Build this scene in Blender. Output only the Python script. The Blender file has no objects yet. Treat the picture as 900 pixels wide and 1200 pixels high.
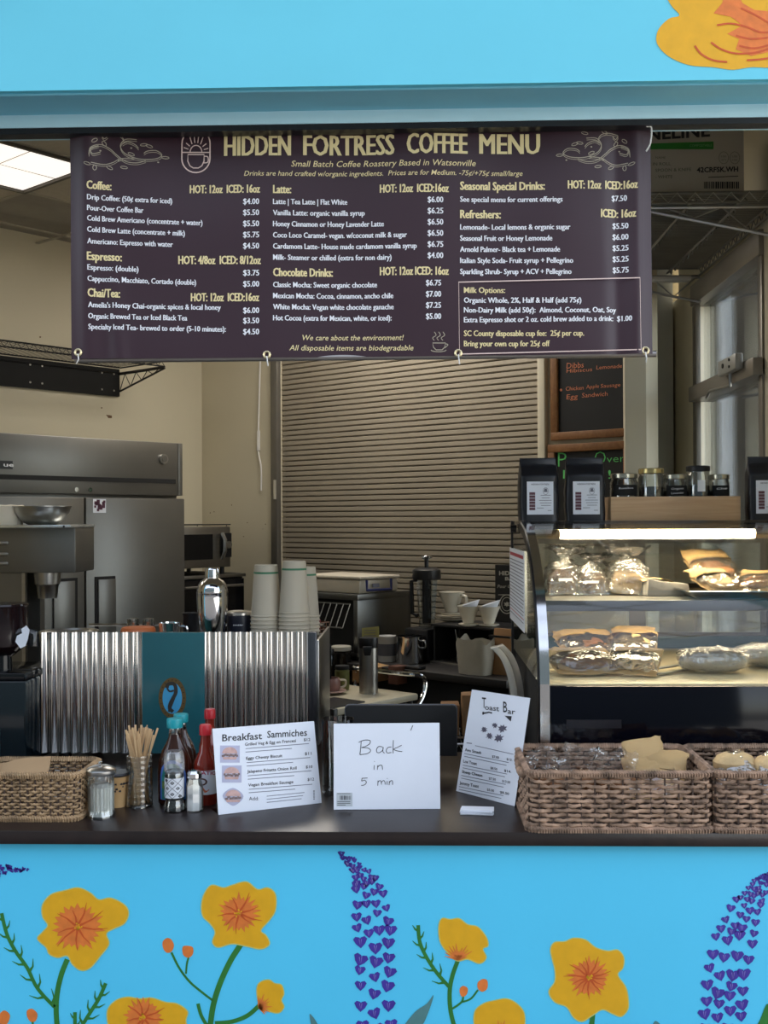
import bpy, bmesh, math, random
from mathutils import Vector, Matrix, noise
random.seed(7)
SC = bpy.context.scene
COL = SC.collection
# ------------------------------------------------------------------ camera, sky, exposure
F = 1300.0                                   # focal length in pixels of the 900x1200 frame
CAM = Vector((0, -2.9, 1.74))
PSI = math.atan(37/1300); PIT = math.atan(7/1300); ROL = 0.0047
fw = Vector((-math.sin(PSI)*math.cos(PIT), math.cos(PSI)*math.cos(PIT), math.sin(PIT)))
r0 = Vector((math.cos(PSI), math.sin(PSI), 0)); u0 = r0.cross(fw)
rt = (r0*math.cos(ROL) - u0*math.sin(ROL)); up = (u0*math.cos(ROL) + r0*math.sin(ROL))
cd = bpy.data.cameras.new('camera'); cam = bpy.data.objects.new('camera', cd); COL.objects.link(cam)
cam.matrix_world = Matrix((( rt.x, up.x, -fw.x, CAM.x), (rt.y, up.y, -fw.y, CAM.y), (rt.z, up.z, -fw.z, CAM.z), (0,0,0,1)))
cd.sensor_fit = 'HORIZONTAL'; cd.sensor_width = 36; cd.lens = 36*F/900; cd.clip_start = .05; cd.clip_end = 200
SC.camera = cam
SC.view_settings.view_transform = 'Standard'; SC.view_settings.look = 'None'
SC.view_settings.gamma = 1; SC.view_settings.use_curve_mapping = False
SC.view_settings.exposure = 0.75
SKY_STRENGTH = 0.45; SUN_STRENGTH = 2.2; ROOM_LIGHT = 9.0; CASE_LIGHT = 36.0
w = bpy.data.worlds.new('sky'); SC.world = w; w.use_nodes = True
nt = w.node_tree; bg = nt.nodes['Background']
sky = nt.nodes.new('ShaderNodeTexSky'); sky.sky_type = 'NISHITA'; sky.sun_disc = False
sky.sun_elevation = math.radians(48); sky.sun_rotation = math.radians(10); sky.air_density = 1.0; sky.dust_density = 1.5
hs = nt.nodes.new('ShaderNodeHueSaturation'); hs.inputs['Saturation'].default_value = .45
nt.links.new(sky.outputs[0], hs.inputs['Color']); nt.links.new(hs.outputs[0], bg.inputs[0]); bg.inputs[1].default_value = SKY_STRENGTH
sd = bpy.data.lights.new('sun', 'SUN'); sd.energy = SUN_STRENGTH; sd.angle = .01; sd.color = (1, .95, .86)
so = bpy.data.objects.new('sun', sd); COL.objects.link(so)
so.rotation_euler = Vector((-.25, -.72, -1.0)).to_track_quat('-Z', 'Y').to_euler()   # from behind the building

# ------------------------------------------------------------------ pixel rays to places
def ray(px, py): return fw*F + rt*(px-450) + up*(600-py)
def hit(px, py, P, n):
    d = ray(px, py); return CAM + d*((Vector(P)-CAM).dot(n)/d.dot(n))
NY = Vector((0,1,0)); NZ = Vector((0,0,1)); NX = Vector((1,0,0))
def at(px, py, Y): return hit(px, py, (0,Y,0), NY)
def atz(px, py, z): return hit(px, py, (0,0,z), NZ)
def atx(px, py, X): return hit(px, py, (X,0,0), NX)

# ------------------------------------------------------------------ materials
def lin(c): 
    c = c/255; return c/12.92 if c <= .04045 else ((c+.055)/1.055)**2.4
def C(r,g,b): return (lin(r), lin(g), lin(b), 1)
MATS = {}
def mat(name, col, rough=.5, metal=0, var=.08, scale=8, bump=0, bscale=60, emit=None, estr=0, stretch=None, spec=.5, coat=0, trans=0):
    if name in MATS: return MATS[name]
    m = bpy.data.materials.new(name); m.use_nodes = True; N = m.node_tree.nodes; L = m.node_tree.links
    b = N['Principled BSDF']; b.inputs['Roughness'].default_value = rough; b.inputs['Metallic'].default_value = metal
    b.inputs['Specular IOR Level'].default_value = spec; b.inputs['Coat Weight'].default_value = coat
    b.inputs['Transmission Weight'].default_value = trans
    tc = N.new('ShaderNodeTexCoord'); mp = N.new('ShaderNodeMapping'); L.new(tc.outputs['Object'], mp.inputs[0])
    if stretch: mp.inputs['Scale'].default_value = stretch
    nz = N.new('ShaderNodeTexNoise'); nz.inputs['Scale'].default_value = scale; nz.inputs['Detail'].default_value = 4
    L.new(mp.outputs[0], nz.inputs['Vector'])
    rp = N.new('ShaderNodeValToRGB'); e = rp.color_ramp.elements
    e[0].position = .3; e[1].position = .7
    e[0].color = (col[0]*(1-var), col[1]*(1-var), col[2]*(1-var), 1); e[1].color = (min(1,col[0]*(1+var)), min(1,col[1]*(1+var)), min(1,col[2]*(1+var)), 1)
    L.new(nz.outputs['Fac'], rp.inputs[0]); L.new(rp.outputs[0], b.inputs['Base Color'])
    if bump:
        n2 = N.new('ShaderNodeTexNoise'); n2.inputs['Scale'].default_value = bscale; n2.inputs['Detail'].default_value = 3
        L.new(mp.outputs[0], n2.inputs['Vector']); bp = N.new('ShaderNodeBump'); bp.inputs['Strength'].default_value = bump; bp.inputs['Distance'].default_value = .01
        L.new(n2.outputs['Fac'], bp.inputs['Height']); L.new(bp.outputs[0], b.inputs['Normal'])
    if emit: b.inputs['Emission Color'].default_value = emit; b.inputs['Emission Strength'].default_value = estr
    MATS[name] = m; return m
def film(name, tint=(1,1,1,1), fac=.12, rough=.02, bump=0, bscale=30, blend=.3, haze=0, mult=.8):
    if name in MATS: return MATS[name]
    m = bpy.data.materials.new(name); m.use_nodes = True; N = m.node_tree.nodes; L = m.node_tree.links
    N.remove(N['Principled BSDF']); out = N['Material Output']
    t = N.new('ShaderNodeBsdfTransparent'); t.inputs[0].default_value = tint
    g = N.new('ShaderNodeBsdfGlossy'); g.inputs['Roughness'].default_value = rough; g.inputs[0].default_value = (1,1,1,1)
    lw = N.new('ShaderNodeLayerWeight'); lw.inputs[0].default_value = blend
    ma = N.new('ShaderNodeMath'); ma.operation = 'MULTIPLY_ADD'; ma.inputs[1].default_value = mult; ma.inputs[2].default_value = fac; ma.use_clamp = True
    L.new(lw.outputs['Fresnel'], ma.inputs[0])
    src = t
    if haze:
        d = N.new('ShaderNodeBsdfDiffuse'); d.inputs[0].default_value = (.8,.8,.8,1)
        mh = N.new('ShaderNodeMixShader'); mh.inputs[0].default_value = haze
        L.new(t.outputs[0], mh.inputs[1]); L.new(d.outputs[0], mh.inputs[2]); src = mh
    mx = N.new('ShaderNodeMixShader'); L.new(ma.outputs[0], mx.inputs[0]); L.new(src.outputs[0], mx.inputs[1]); L.new(g.outputs[0], mx.inputs[2])
    L.new(mx.outputs[0], out.inputs[0])
    if bump:
        tc = N.new('ShaderNodeTexCoord'); n2 = N.new('ShaderNodeTexNoise'); n2.inputs['Scale'].default_value = bscale
        L.new(tc.outputs['Object'], n2.inputs['Vector']); bp = N.new('ShaderNodeBump'); bp.inputs['Strength'].default_value = bump; bp.inputs['Distance'].default_value = .02
        L.new(n2.outputs['Fac'], bp.inputs['Height']); L.new(bp.outputs[0], g.inputs['Normal']); L.new(bp.outputs[0], lw.inputs['Normal'])
    MATS[name] = m; return m
def frosted_mat(name, col):
    m = bpy.data.materials.new(name); m.use_nodes = True; N = m.node_tree.nodes; L = m.node_tree.links; N.remove(N['Principled BSDF'])
    d = N.new('ShaderNodeBsdfDiffuse'); t = N.new('ShaderNodeBsdfTranslucent'); mx = N.new('ShaderNodeMixShader'); mx.inputs[0].default_value = .6
    nz = N.new('ShaderNodeTexNoise'); nz.inputs['Scale'].default_value = 3; rp = N.new('ShaderNodeValToRGB'); rp.color_ramp.elements[0].color = tuple(c*.92 for c in col[:3])+(1,); rp.color_ramp.elements[1].color = col
    L.new(nz.outputs['Fac'], rp.inputs[0]); L.new(rp.outputs[0], d.inputs[0]); L.new(rp.outputs[0], t.inputs[0])
    L.new(d.outputs[0], mx.inputs[1]); L.new(t.outputs[0], mx.inputs[2]); L.new(mx.outputs[0], N['Material Output'].inputs[0]); return m
def wood(name, a, b, scale=3, rough=.5, stretch=(1,12,12)):
    if name in MATS: return MATS[name]
    m = mat(name, a, rough, var=0, scale=scale, stretch=stretch, bump=.05, bscale=40)
    for n in m.node_tree.nodes:
        if n.type == 'VALTORGB': n.color_ramp.elements[0].color = a; n.color_ramp.elements[1].color = b
        if n.type == 'TEX_NOISE': n.inputs['Distortion'].default_value = 1.2
    return m
STEEL = mat('brushed steel', (.42,.41,.39,1), .3, 1, var=.06, scale=3, stretch=(1,1,30), bump=.02, bscale=8)
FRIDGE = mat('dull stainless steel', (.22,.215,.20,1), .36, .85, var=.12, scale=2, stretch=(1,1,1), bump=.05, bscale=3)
CHROME = mat('polished chrome', (.75,.76,.77,1), .08, 1, var=.02)
ZINC = mat('zinc wire', (.5,.5,.5,1), .3, 1, var=.1)
BLACK = mat('black plastic', C(22,22,25), .4, var=.1)
BLACKG = mat('glossy black', C(12,13,16), .12, var=.05)
BLACKM = mat('matt black', C(20,20,20), .8, var=.1)
WHITE = mat('white plastic', C(225,222,215), .4, var=.03)
PAPER = mat('white paper', C(228,232,240), .55, var=.02)
CREAM = mat('cream painted wall', C(208,199,174), .7, var=.03, scale=1.5, bump=.02, bscale=90)
WARMWHITE = mat('cream trim paint', C(222,212,186), .6, var=.02)
KRAFT = mat('kraft paper', C(186,150,100), .8, var=.1, scale=20, bump=.15, bscale=45)
CARD = mat('cardboard', C(150,112,74), .8, var=.08, scale=12)
GLASS = film('clear glass', (.97,.985,.975,1), .04, .01)
CASEGLASS = film('anti reflective case glass', (.975,.985,.98,1), .012, .01, mult=.45)
JARGLASS = film('jar glass', (.9,.93,.92,1), .10, .03, blend=.45)
PLASTIC = film('crinkled cellophane', (.96,.96,.95,1), .14, .10, bump=1.0, bscale=40, blend=.45, haze=.10)
INK = mat('black ink', C(30,30,36), .6, var=.02)
GREYINK = mat('grey print', C(110,112,125), .6, var=.02)
TEAL = mat('teal enamel', C(38,96,104), .18, var=.04, coat=.3)

# ------------------------------------------------------------------ mesh building
class MB:
    def __init__(s): s.v = []; s.f = []
    def add(s, vs, fs):
        b = len(s.v); s.v += [Vector(v) for v in vs]; s.f += [tuple(i+b for i in f) for f in fs]; return s
    def box(s, x0,x1,y0,y1,z0,z1):
        return s.add([(x0,y0,z0),(x1,y0,z0),(x1,y1,z0),(x0,y1,z0),(x0,y0,z1),(x1,y0,z1),(x1,y1,z1),(x0,y1,z1)],
                     [(0,3,2,1),(4,5,6,7),(0,1,5,4),(1,2,6,5),(2,3,7,6),(3,0,4,7)])
    def prism(s, poly, a, b, ax='y'):                       # polygon in the plane across ax, extruded a..b
        n = len(poly)
        def P(p, t): return {'y': (p[0], t, p[1]), 'x': (t, p[0], p[1]), 'z': (p[0], p[1], t)}[ax]
        vs = [P(p,a) for p in poly] + [P(p,b) for p in poly]
        fs = [tuple(range(n))[::-1], tuple(range(n, 2*n))] + [(i,(i+1)%n,n+(i+1)%n,n+i) for i in range(n)]
        return s.add(vs, fs)
    def lathe(s, prof, n=24, cx=0, cy=0, cz=0, sx=1, sy=1):
        vs = []; fs = []; rings = []
        for r, z in prof:
            if r < 1e-5: rings.append([len(vs)]); vs.append((cx,cy,cz+z))
            else:
                rings.append(list(range(len(vs), len(vs)+n)))
                vs += [(cx+sx*r*math.cos(2*math.pi*k/n), cy+sy*r*math.sin(2*math.pi*k/n), cz+z) for k in range(n)]
        for a, b in zip(rings, rings[1:]):
            if len(a) == 1 and len(b) == 1: continue
            for k in range(n):
                j = (k+1) % n
                if len(a) == 1: fs.append((a[0], b[j], b[k]))
                elif len(b) == 1: fs.append((a[k], a[j], b[0]))
                else: fs.append((a[k], a[j], b[j], b[k]))
        return s.add(vs, fs)
    def cyl(s, r, z0, z1, n=20, cx=0, cy=0): return s.lathe([(0,z0),(r,z0),(r,z1),(0,z1)], n, cx, cy)
    def disc(s, c, ax, r, h, n=16):                         # cylinder on centre c along axis vector
        c = Vector(c); ax = Vector(ax).normalized()
        return s.tube([c, c+ax*h], r, n)
    def tube(s, pts, r, n=6, closed=False, flat=1.0, upv=None):
        pts = [Vector(p) for p in pts]; m = len(pts)
        if m < 2: return s
        rs = r if isinstance(r, (list, tuple)) else [r]*m
        T = []
        for i in range(m):
            a = pts[(i-1) % m] if (closed or i) else pts[0]; b = pts[(i+1) % m] if (closed or i < m-1) else pts[-1]
            t = b-a; T.append(t.normalized() if t.length > 1e-9 else Vector((0,0,1)))
        nrm = Vector(upv) if upv else (Vector((0,0,1)) if abs(T[0].z) < .9 else Vector((1,0,0)))
        vs = []; fs = []
        for i in range(m):
            nn = nrm - T[i]*nrm.dot(T[i])
            nn = nn.normalized() if nn.length > 1e-6 else T[i].orthogonal().normalized()
            if not upv: nrm = nn
            bb = T[i].cross(nn)
            for k in range(n):
                a = 2*math.pi*k/n + math.pi/n
                vs.append(pts[i] + nn*(math.cos(a)*rs[i]) + bb*(math.sin(a)*rs[i]*flat))
        for i in range(m if closed else m-1):
            j = (i+1) % m
            for k in range(n):
                l = (k+1) % n; fs.append((i*n+k, i*n+l, j*n+l, j*n+k))
        if not closed: fs += [tuple(range(n))[::-1], tuple(range((m-1)*n, m*n))]
        return s.add(vs, fs)
    def grid(s, fn, nu, nv, cu=False):
        vs = [fn(i/nu, j/nv) for j in range(nv+1) for i in range(nu + (0 if cu else 1))]
        W = nu if cu else nu+1; fs = []
        for j in range(nv):
            for i in range(nu):
                k = (i+1) % W; fs.append((j*W+i, j*W+k, (j+1)*W+k, (j+1)*W+i))
        return s.add(vs, fs)
    def sph(s, c, r, n=10, sx=1, sy=1, sz=1):
        m = max(4, n//2)
        return s.lathe([(r*math.sin(math.pi*i/m)*1.0, -r*sz*math.cos(math.pi*i/m)) for i in range(m+1)], n, c[0], c[1], c[2], sx, sy)
    def xf(s, M, start=0):
        for i in range(start, len(s.v)): s.v[i] = M @ s.v[i]
        return s
    def crumple(s, amp, sc, seed=0, start=0):
        for i in range(start, len(s.v)):
            p = s.v[i]*sc + Vector((seed*3.7, seed*1.3, seed)); s.v[i] = s.v[i] + noise.noise_vector(p)*amp
        return s
WM = {}
def ldmat(o): return WM.get(o.name, Matrix.Identity(4))
def build(name, mb, m, parent=None, world=False, smooth=True, bevel=0, angle=35, fixn=True, **props):
    vs = mb.v
    if world and parent is not None:
        inv = ldmat(parent).inverted(); vs = [inv @ v for v in vs]
    me = bpy.data.meshes.new(name); me.from_pydata([tuple(v) for v in vs], [], mb.f)
    if fixn or bevel:
        bm = bmesh.new(); bm.from_mesh(me)
        if fixn: bmesh.ops.recalc_face_normals(bm, faces=bm.faces)
        if bevel:
            es = [e for e in bm.edges if len(e.link_faces) == 2 and e.calc_face_angle(0) > .6]
            bmesh.ops.bevel(bm, geom=es, offset=bevel, segments=2, affect='EDGES', profile=.5, clamp_overlap=True)
        bm.to_mesh(me); bm.free()
    me.materials.append(m)
    if smooth:
        me.polygons.foreach_set('use_smooth', [True]*len(me.polygons)); me.set_sharp_from_angle(angle=math.radians(angle))
    o = bpy.data.objects.new(name, me); COL.objects.link(o)
    if parent is not None: o.parent = parent; WM[o.name] = ldmat(parent)
    for k, v in props.items(): o[k] = v
    return o
def thing(name, loc, rz, label, cat, group=None):
    o = bpy.data.objects.new(name, None); COL.objects.link(o); o.location = loc; o.rotation_euler = (0,0,rz); o.empty_display_size = .05
    WM[o.name] = Matrix.Translation(Vector(loc)) @ Matrix.Rotation(rz, 4, 'Z')
    o['label'] = label; o['category'] = cat
    if group: o['group'] = group
    return o
def struct(name, mb=None, m=None, parent=None, **k):
    if mb is None:
        o = bpy.data.objects.new(name, None); COL.objects.link(o); WM[o.name] = Matrix.Identity(4)
    else: o = build(name, mb, m, parent, **k)
    if parent is None: o['kind'] = 'structure'
    return o
def single(name, mb, m, label, cat, group=None, **k):        # a thing that is one mesh, given in world space
    o = build(name, mb, m, None, **k); o['label'] = label; o['category'] = cat
    if group: o['group'] = group
    return o
def copy_tree(o, loc=None, rz=None, label=None, parent=None):
    c = o.copy(); COL.objects.link(c)
    if parent is not None: c.parent = parent
    if loc is not None: c.location = loc
    if rz is not None: c.rotation_euler = (0,0,rz)
    if label: c['label'] = label
    for ch in list(o.children): copy_tree(ch, parent=c)
    return c

# ------------------------------------------------------------------ print and drawing on planes
_T = {}
def textmesh(s, bold=0.0):
    if (s, bold) in _T: return _T[(s, bold)]
    cu = bpy.data.curves.new('t', 'FONT'); cu.body = s; cu.size = 1; cu.resolution_u = 2; cu.offset = bold; cu.fill_mode = 'FRONT'
    o = bpy.data.objects.new('t', cu); me = o.to_mesh()
    vs = [(v.co.x, v.co.y) for v in me.vertices]; fs = [tuple(p.vertices) for p in me.polygons]
    o.to_mesh_clear(); bpy.data.objects.remove(o); bpy.data.curves.remove(cu)
    x0 = min(v[0] for v in vs); x1 = max(v[0] for v in vs)
    r = ([((x-x0)/(x1-x0), y/.73) for x, y in vs], fs, (x1-x0)/.73); _T[(s, bold)] = r; return r
class Sheet:
    """a printed plane: pixel positions of the photograph are carried to points on it"""
    def __init__(s, P, n, eps=.0008, warp=None):
        s.P = Vector(P); s.n = Vector(n).normalized(); s.eps = eps; s.warp = warp
        if s.n.dot(CAM-s.P) < 0: s.n = -s.n
    def pt(s, px, py, lift=1):
        p = hit(px, py, s.P, s.n) + s.n*s.eps*lift
        if s.warp: p = p + s.n*s.warp(p)
        return p
    def text(s, mb, t, xa, xb, y, h, bold=.0, slope=0, ital=0, lift=1):
        vs, fs, _ = textmesh(t, bold); O = (xa, y)
        out = [s.pt(xa + u*(xb-xa) + ital*v*h, y + slope*u*(xb-xa) - v*h, lift) for u, v in vs]
        mb.add(out, fs); return mb
    def line(s, mb, pts, wd, closed=False, lift=1, taper=False):
        n = len(pts)
        L = []; R = []
        for i in range(n):
            a = pts[(i-1) % n] if (closed or i) else pts[0]; b = pts[(i+1) % n] if (closed or i < n-1) else pts[-1]
            dx, dy = b[0]-a[0], b[1]-a[1]; l = math.hypot(dx, dy) or 1
            ww = wd/2*(1 - (.85*i/(n-1) if taper else 0)); nx, ny = -dy/l*ww, dx/l*ww
            L.append(s.pt(pts[i][0]+nx, pts[i][1]+ny, lift)); R.append(s.pt(pts[i][0]-nx, pts[i][1]-ny, lift))
        m = n if closed else n-1
        return mb.add(L+R, [(i, (i+1) % n, n+(i+1) % n, n+i) for i in range(m)])
    def poly(s, mb, pts, lift=1):
        return mb.add([s.pt(x, y, lift) for x, y in pts], [tuple(range(len(pts)))])
    def rect(s, mb, x0, y0, x1, y1, lift=1): return s.poly(mb, [(x0,y0),(x1,y0),(x1,y1),(x0,y1)], lift)
def spline(pts, k=6, closed=False):
    n = len(pts); out = []
    rng = range(n if closed else n-1)
    for i in rng:
        g = lambda j: pts[j % n] if closed else pts[max(0, min(n-1, j))]
        a, b, c, d = g(i-1), g(i), g(i+1), g(i+2)
        for q in range(k):
            t = q/k; out.append(tuple(.5*((2*b[m]) + (-a[m]+c[m])*t + (2*a[m]-5*b[m]+4*c[m]-d[m])*t*t + (-a[m]+3*b[m]-3*c[m]+d[m])*t**3) for m in range(len(b))))
    if not closed: out.append(tuple(pts[-1]))
    return out
def arc(cx, cy, rx, ry, a0, a1, n=16):
    return [(cx+rx*math.cos(math.radians(a0+(a1-a0)*i/n)), cy-ry*math.sin(math.radians(a0+(a1-a0)*i/n))) for i in range(n+1)]
def slab(mb, quad, th):                                      # thin board from four corners, thickness behind it
    q = [Vector(p) for p in quad]; n = (q[1]-q[0]).cross(q[3]-q[0]).normalized()
    if n.dot(CAM-q[0]) > 0: n = -n
    return mb.add(q + [p+n*th for p in q], [(0,1,2,3),(7,6,5,4),(0,4,5,1),(1,5,6,2),(2,6,7,3),(3,7,4,0)])
# ================================================================== THE SETTING
CT = .92                                                     # counter top height
HEAD = 39.3; hr = math.radians(HEAD)
U1 = Vector((math.sin(hr), math.cos(hr), 0)); U2 = Vector((-math.cos(hr), math.sin(hr), 0)); W1 = -U2
RZ_SHUT = -hr; RZ_LEFT = math.pi/2 - hr
FR = at(211, 520, 3.3); FR.z = 0                             # front right corner of the fridge
PL = FR + U2*.85                                             # a point of the left wall
K = hit(237, 600, PL, U2); K.z = 0                           # far corner of the room
CEIL = 3.36; XR = 1.36
S1 = hit(758, 600, K, U1); S1.z = 0
def wall(name, a, b, z0, z1, th, m, back):                   # vertical slab from a to b, thickness on the side of `back`
    a = Vector((a[0],a[1],0)); b = Vector((b[0],b[1],0)); d = (b-a).normalized(); n = Vector((-d.y, d.x, 0))
    if n.dot(Vector((back[0],back[1],0))-a) < 0: n = -n
    z1 = z1+.06 if z1 == CEIL else z1; mb = MB(); q = [a, b, b+n*th, a+n*th]
    mb.add([(p.x,p.y,z0) for p in q]+[(p.x,p.y,z1) for p in q], [(0,3,2,1),(4,5,6,7),(0,1,5,4),(1,2,6,5),(2,3,7,6),(3,0,4,7)])
    return struct(name, mb, m)
PLF = PL - U1*((PL.y-.2)/U1.y)                               # where the left wall meets the front
wall('wall_left', PLF, K, 0, CEIL, .12, CREAM, (-5,6))
floorm = mat('dark quarry tile', C(70,62,56), .5, var=.15, scale=6)
struct('floor', MB().box(-5.6,2.2,.16,6.6,-.1,0), floorm)
# shutter wall with its opening
sl = hit(328, 600, K, U1); srr = hit(637, 600, K, U1)
for nm, a, b, z0, z1 in (('wall_back', K, sl, 0, CEIL), ('wall_back', srr, S1, 0, CEIL), ('wall_back', sl, srr, 2.9, CEIL), ('wall_back', sl, srr, 0, .98)):
    wall(nm, a, b, z0, z1, .12, CREAM, (2,8))
# rolling shutter
shm = mat('shutter metal', C(165,155,138), .42, .35, var=.06, scale=2)
shut = struct('door_2')
Lh = (Vector((srr.x,srr.y,0))-Vector((sl.x,sl.y,0))).length
sm = Vector((sl.x,sl.y,0)); ang = RZ_SHUT
prof = [(.004,.0),(-.007,.001),(-.011,.006),(-.010,.0255),(-.006,.0285),(.004,.0290)]
def slatmesh():
    mb = MB(); n = len(prof); pts = prof + [(p[0]+.003, p[1]) for p in prof[::-1]]
    return mb.prism(pts, .0, Lh, 'x')
MW = Matrix.Translation(sm + U1*.03) @ Matrix.Rotation(ang, 4, 'Z')
s0 = build('slat', slatmesh(), shm, shut)
for i in range(60):
    o = s0 if i == 0 else s0.copy()
    if i: COL.objects.link(o)
    o.matrix_parent_inverse.identity(); o.location = (MW.to_translation()) + Vector((0,0,.985+.0318*i)); o.rotation_euler = (0,0,ang)
gm = mat('galvanised guide rail', C(120,116,108), .45, .6)
g = MB(); g.box(-.045,.012,-.035,.0,.98,2.9); g.xf(Matrix.Translation(sm) @ Matrix.Rotation(ang,4,'Z')); build('guide_rail', g, gm, shut, bevel=.002)
g = MB(); g.box(Lh-.012,Lh+.03,-.035,.0,.98,2.9); g.xf(Matrix.Translation(sm) @ Matrix.Rotation(ang,4,'Z')); build('guide_rail', g, WARMWHITE, shut, bevel=.002)
g = MB(); g.box(.0,Lh,.05,.06,.98,2.9); g.xf(Matrix.Translation(sm) @ Matrix.Rotation(ang,4,'Z')); build('shutter_backing', g, BLACKM, shut)
g = MB(); g.box(-.006,.004,-.05,-.034,1.86,1.98); g.xf(Matrix.Translation(sm) @ Matrix.Rotation(ang,4,'Z')); build('latch_plate', g, mat('pale latch', C(190,185,170), .4, .3), shut)
# recess beyond the shutter wall and the storefront on the right
Yrec = 2.95
wall('wall_recess', S1, (S1.x+.02, Yrec), 0, CEIL, .1, CREAM, (S1.x-2, Yrec))
wall('wall_recess', (S1.x-.1, Yrec), (1.40, Yrec), 0, CEIL, .1, mat('tan wall', C(178,160,122), .7, var=.03), (0, 9))
a = at(761, 600, Yrec-.06); b = at(790, 600, Yrec-.06)
struct('trim_1', MB().box(a.x, b.x, Yrec-.06, Yrec, 0, CEIL), mat('pale daylit strip', C(205,205,196), .5, var=.02))  # pale strip: daylight on the recess wall put into its colour
YF = 2.52                                                    # far end of the glazed front
Yn = at(897, 600, 0); 
def yR(px): d = ray(px, 600); return CAM.y + d.y*((XR-CAM.x)/d.x)
struct('wall_right', MB().box(XR, XR+.12, .2, yR(897), 0, CEIL), CREAM)
struct('wall_right', MB().box(XR, XR+.12, yR(897), yR(814)+.3, 2.86, CEIL), CREAM)
struct('trim_2', MB().box(XR-.01, XR+.1, yR(814.5), Yrec, 0, 2.86), WARMWHITE, bevel=.004)
ALU = mat('taupe aluminium frame', C(140,133,122), .35, .3, var=.03)
d1 = struct('door_1')
zt0 = 2.29; zt1 = 2.36
y0, y1 = yR(897), yR(815)
build('door_frame', MB().box(XR-.02,XR+.1, y0,y1, 2.76,2.86).box(XR-.01,XR+.015, y1-.06,y1, 0,2.76).box(XR-.01,XR+.1, y0,y0+.05, 0,2.76), ALU, d1, bevel=.004)
build('transom_bar', MB().box(XR-.045,XR+.08, y0,y1-.06, zt0,zt1), ALU, d1, bevel=.004)
build('transom_glass', MB().box(XR+.03,XR+.036, y0+.05,y1-.06, zt1,2.76), GLASS, d1)
build('door_leaf_glass', MB().box(XR+.03,XR+.036, y0+.05,y1-.06, .1,zt0), GLASS, d1)
c = MB().box(XR-.08,XR-.045, yR(886),yR(864), 2.33,2.395)
cl = build('door_closer', c, mat('silver closer body', C(170,170,165), .4, .4), d1, bevel=.008)
build('closer_arm', MB().tube([(XR-.06,yR(874),2.33),(XR-.06,yR(874),2.28),(XR-.10,yR(860),2.275),(XR-.05,yR(842),2.275)], .007, 6), STEEL, cl)
build('closer_screw', MB().disc((XR-.08,yR(871),2.365),(-1,0,0),.010,.004).disc((XR-.08,yR(879),2.35),(-1,0,0),.006,.004).disc((XR-.08,yR(879),2.378),(-1,0,0),.006,.004), BLACK, cl)
# outside the door: pale sheets standing in for daylight strips, and dark porch
Yo = 2.75
def post(pa, pb, m, Y=Yo, zt=2.95, th=.06):
    a = at(pa, 600, Y); b = at(pb, 600, Y); return MB().box(a.x, b.x, Y, Y+th, 0, zt), m
frosted = frosted_mat('stand-in daylight sheet', C(236,244,252))
for i, (pa, pb) in enumerate(((812, 834), (841, 859))):
    a = at(pa, 600, Yo); b = at(pb, 600, Yo); struct('trim_%d' % (3+i), MB().add([(a.x,Yo,0),(b.x,Yo,0),(b.x,Yo,2.95),(a.x,Yo,2.95)], [(0,1,2,3)]), frosted, smooth=False)
mb, m = post(833, 842, mat('dark gasket', C(30,34,36), .6), Y=Yo+.02); struct('trim_5', mb, m)
mb = MB().box(at(861,600,Yo+.2).x, 3.2, Yo+.2, Yo+.3, 0, 3.3); struct('wall_porch', mb, mat('brown porch wall', C(92,84,76), .7, var=.05))
# ceiling: slab and laid-in tiles, visible troffer
struct('ceiling', MB().box(-5.6,1.5,.16,6.6,CEIL+.05,CEIL+.15), mat('plenum', C(150,145,135), .8))
ceilo = struct('ceiling')
A = atz(29, 225, CEIL); TS = .61
tilem = mat('ceiling tile', C(188,180,162), .85, var=.05, scale=30, bump=.2, bscale=120)
tmesh = MB().box(.008,TS-.008,.008,TS-.008,0,.02)
t0 = None
Rm = Matrix.Rotation(RZ_SHUT, 4, 'Z')                        # local x = W1, local y = U1
poly_in = [Vector((p[0],p[1])) for p in (PLF, K, S1, (XR,S1.y), (XR,.2))]
def inside(x, y, mg=-.25):
    ok = True; n = len(poly_in)
    for i in range(n):
        a = poly_in[i]; b = poly_in[(i+1) % n]; d = (b-a).normalized(); 
        if (d.x*(y-a.y) - d.y*(x-a.x)) > -mg: ok = False
    return ok
# grid cells measured from the lamp corner A; the lamp lies towards -U1.. and +W1
lamp_cells = set()
HID = [(1,1),(-2,-3),(-4,-5)]  # cells of unseen light panels added to brighten the room
HC = {(i,j+k) for i,j in HID for k in (0,1)}
troffers = []
for i in range(-9, 10):
    for j in range(-8, 6):
        o3 = Vector(A) + W1*(TS*i) + U1*(TS*j); cxy = o3 + (W1+U1)*(TS/2)
        if not inside(cxy.x, cxy.y): continue
        if (i, j) in ((0,-1),(0,-2)) or (i, j) in HC: 
            continue
        if (i, j) in ((3,-1),(3,-2),(-3,-2),(-3,-3)): troffers.append((i,j)) 
        else: pass
        if t0 is None:
            t0 = build('ceiling_tile', tmesh, tilem, ceilo, smooth=False); o = t0
        else: o = t0.copy(); COL.objects.link(o)
        o.location = (o3.x, o3.y, CEIL+.004); o.rotation_euler = (0,0,RZ_SHUT)
gr = MB()
for i in range(-10, 11):
    q0 = Vector(A)+W1*(TS*i)-U1*TS*8; q1 = Vector(A)+W1*(TS*i)+U1*TS*6
    k = len(gr.v); gr.box(-.012,.012,0,TS*14,0,.006); gr.xf(Matrix.Translation((q0.x,q0.y,CEIL)) @ Rm, k)
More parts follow.
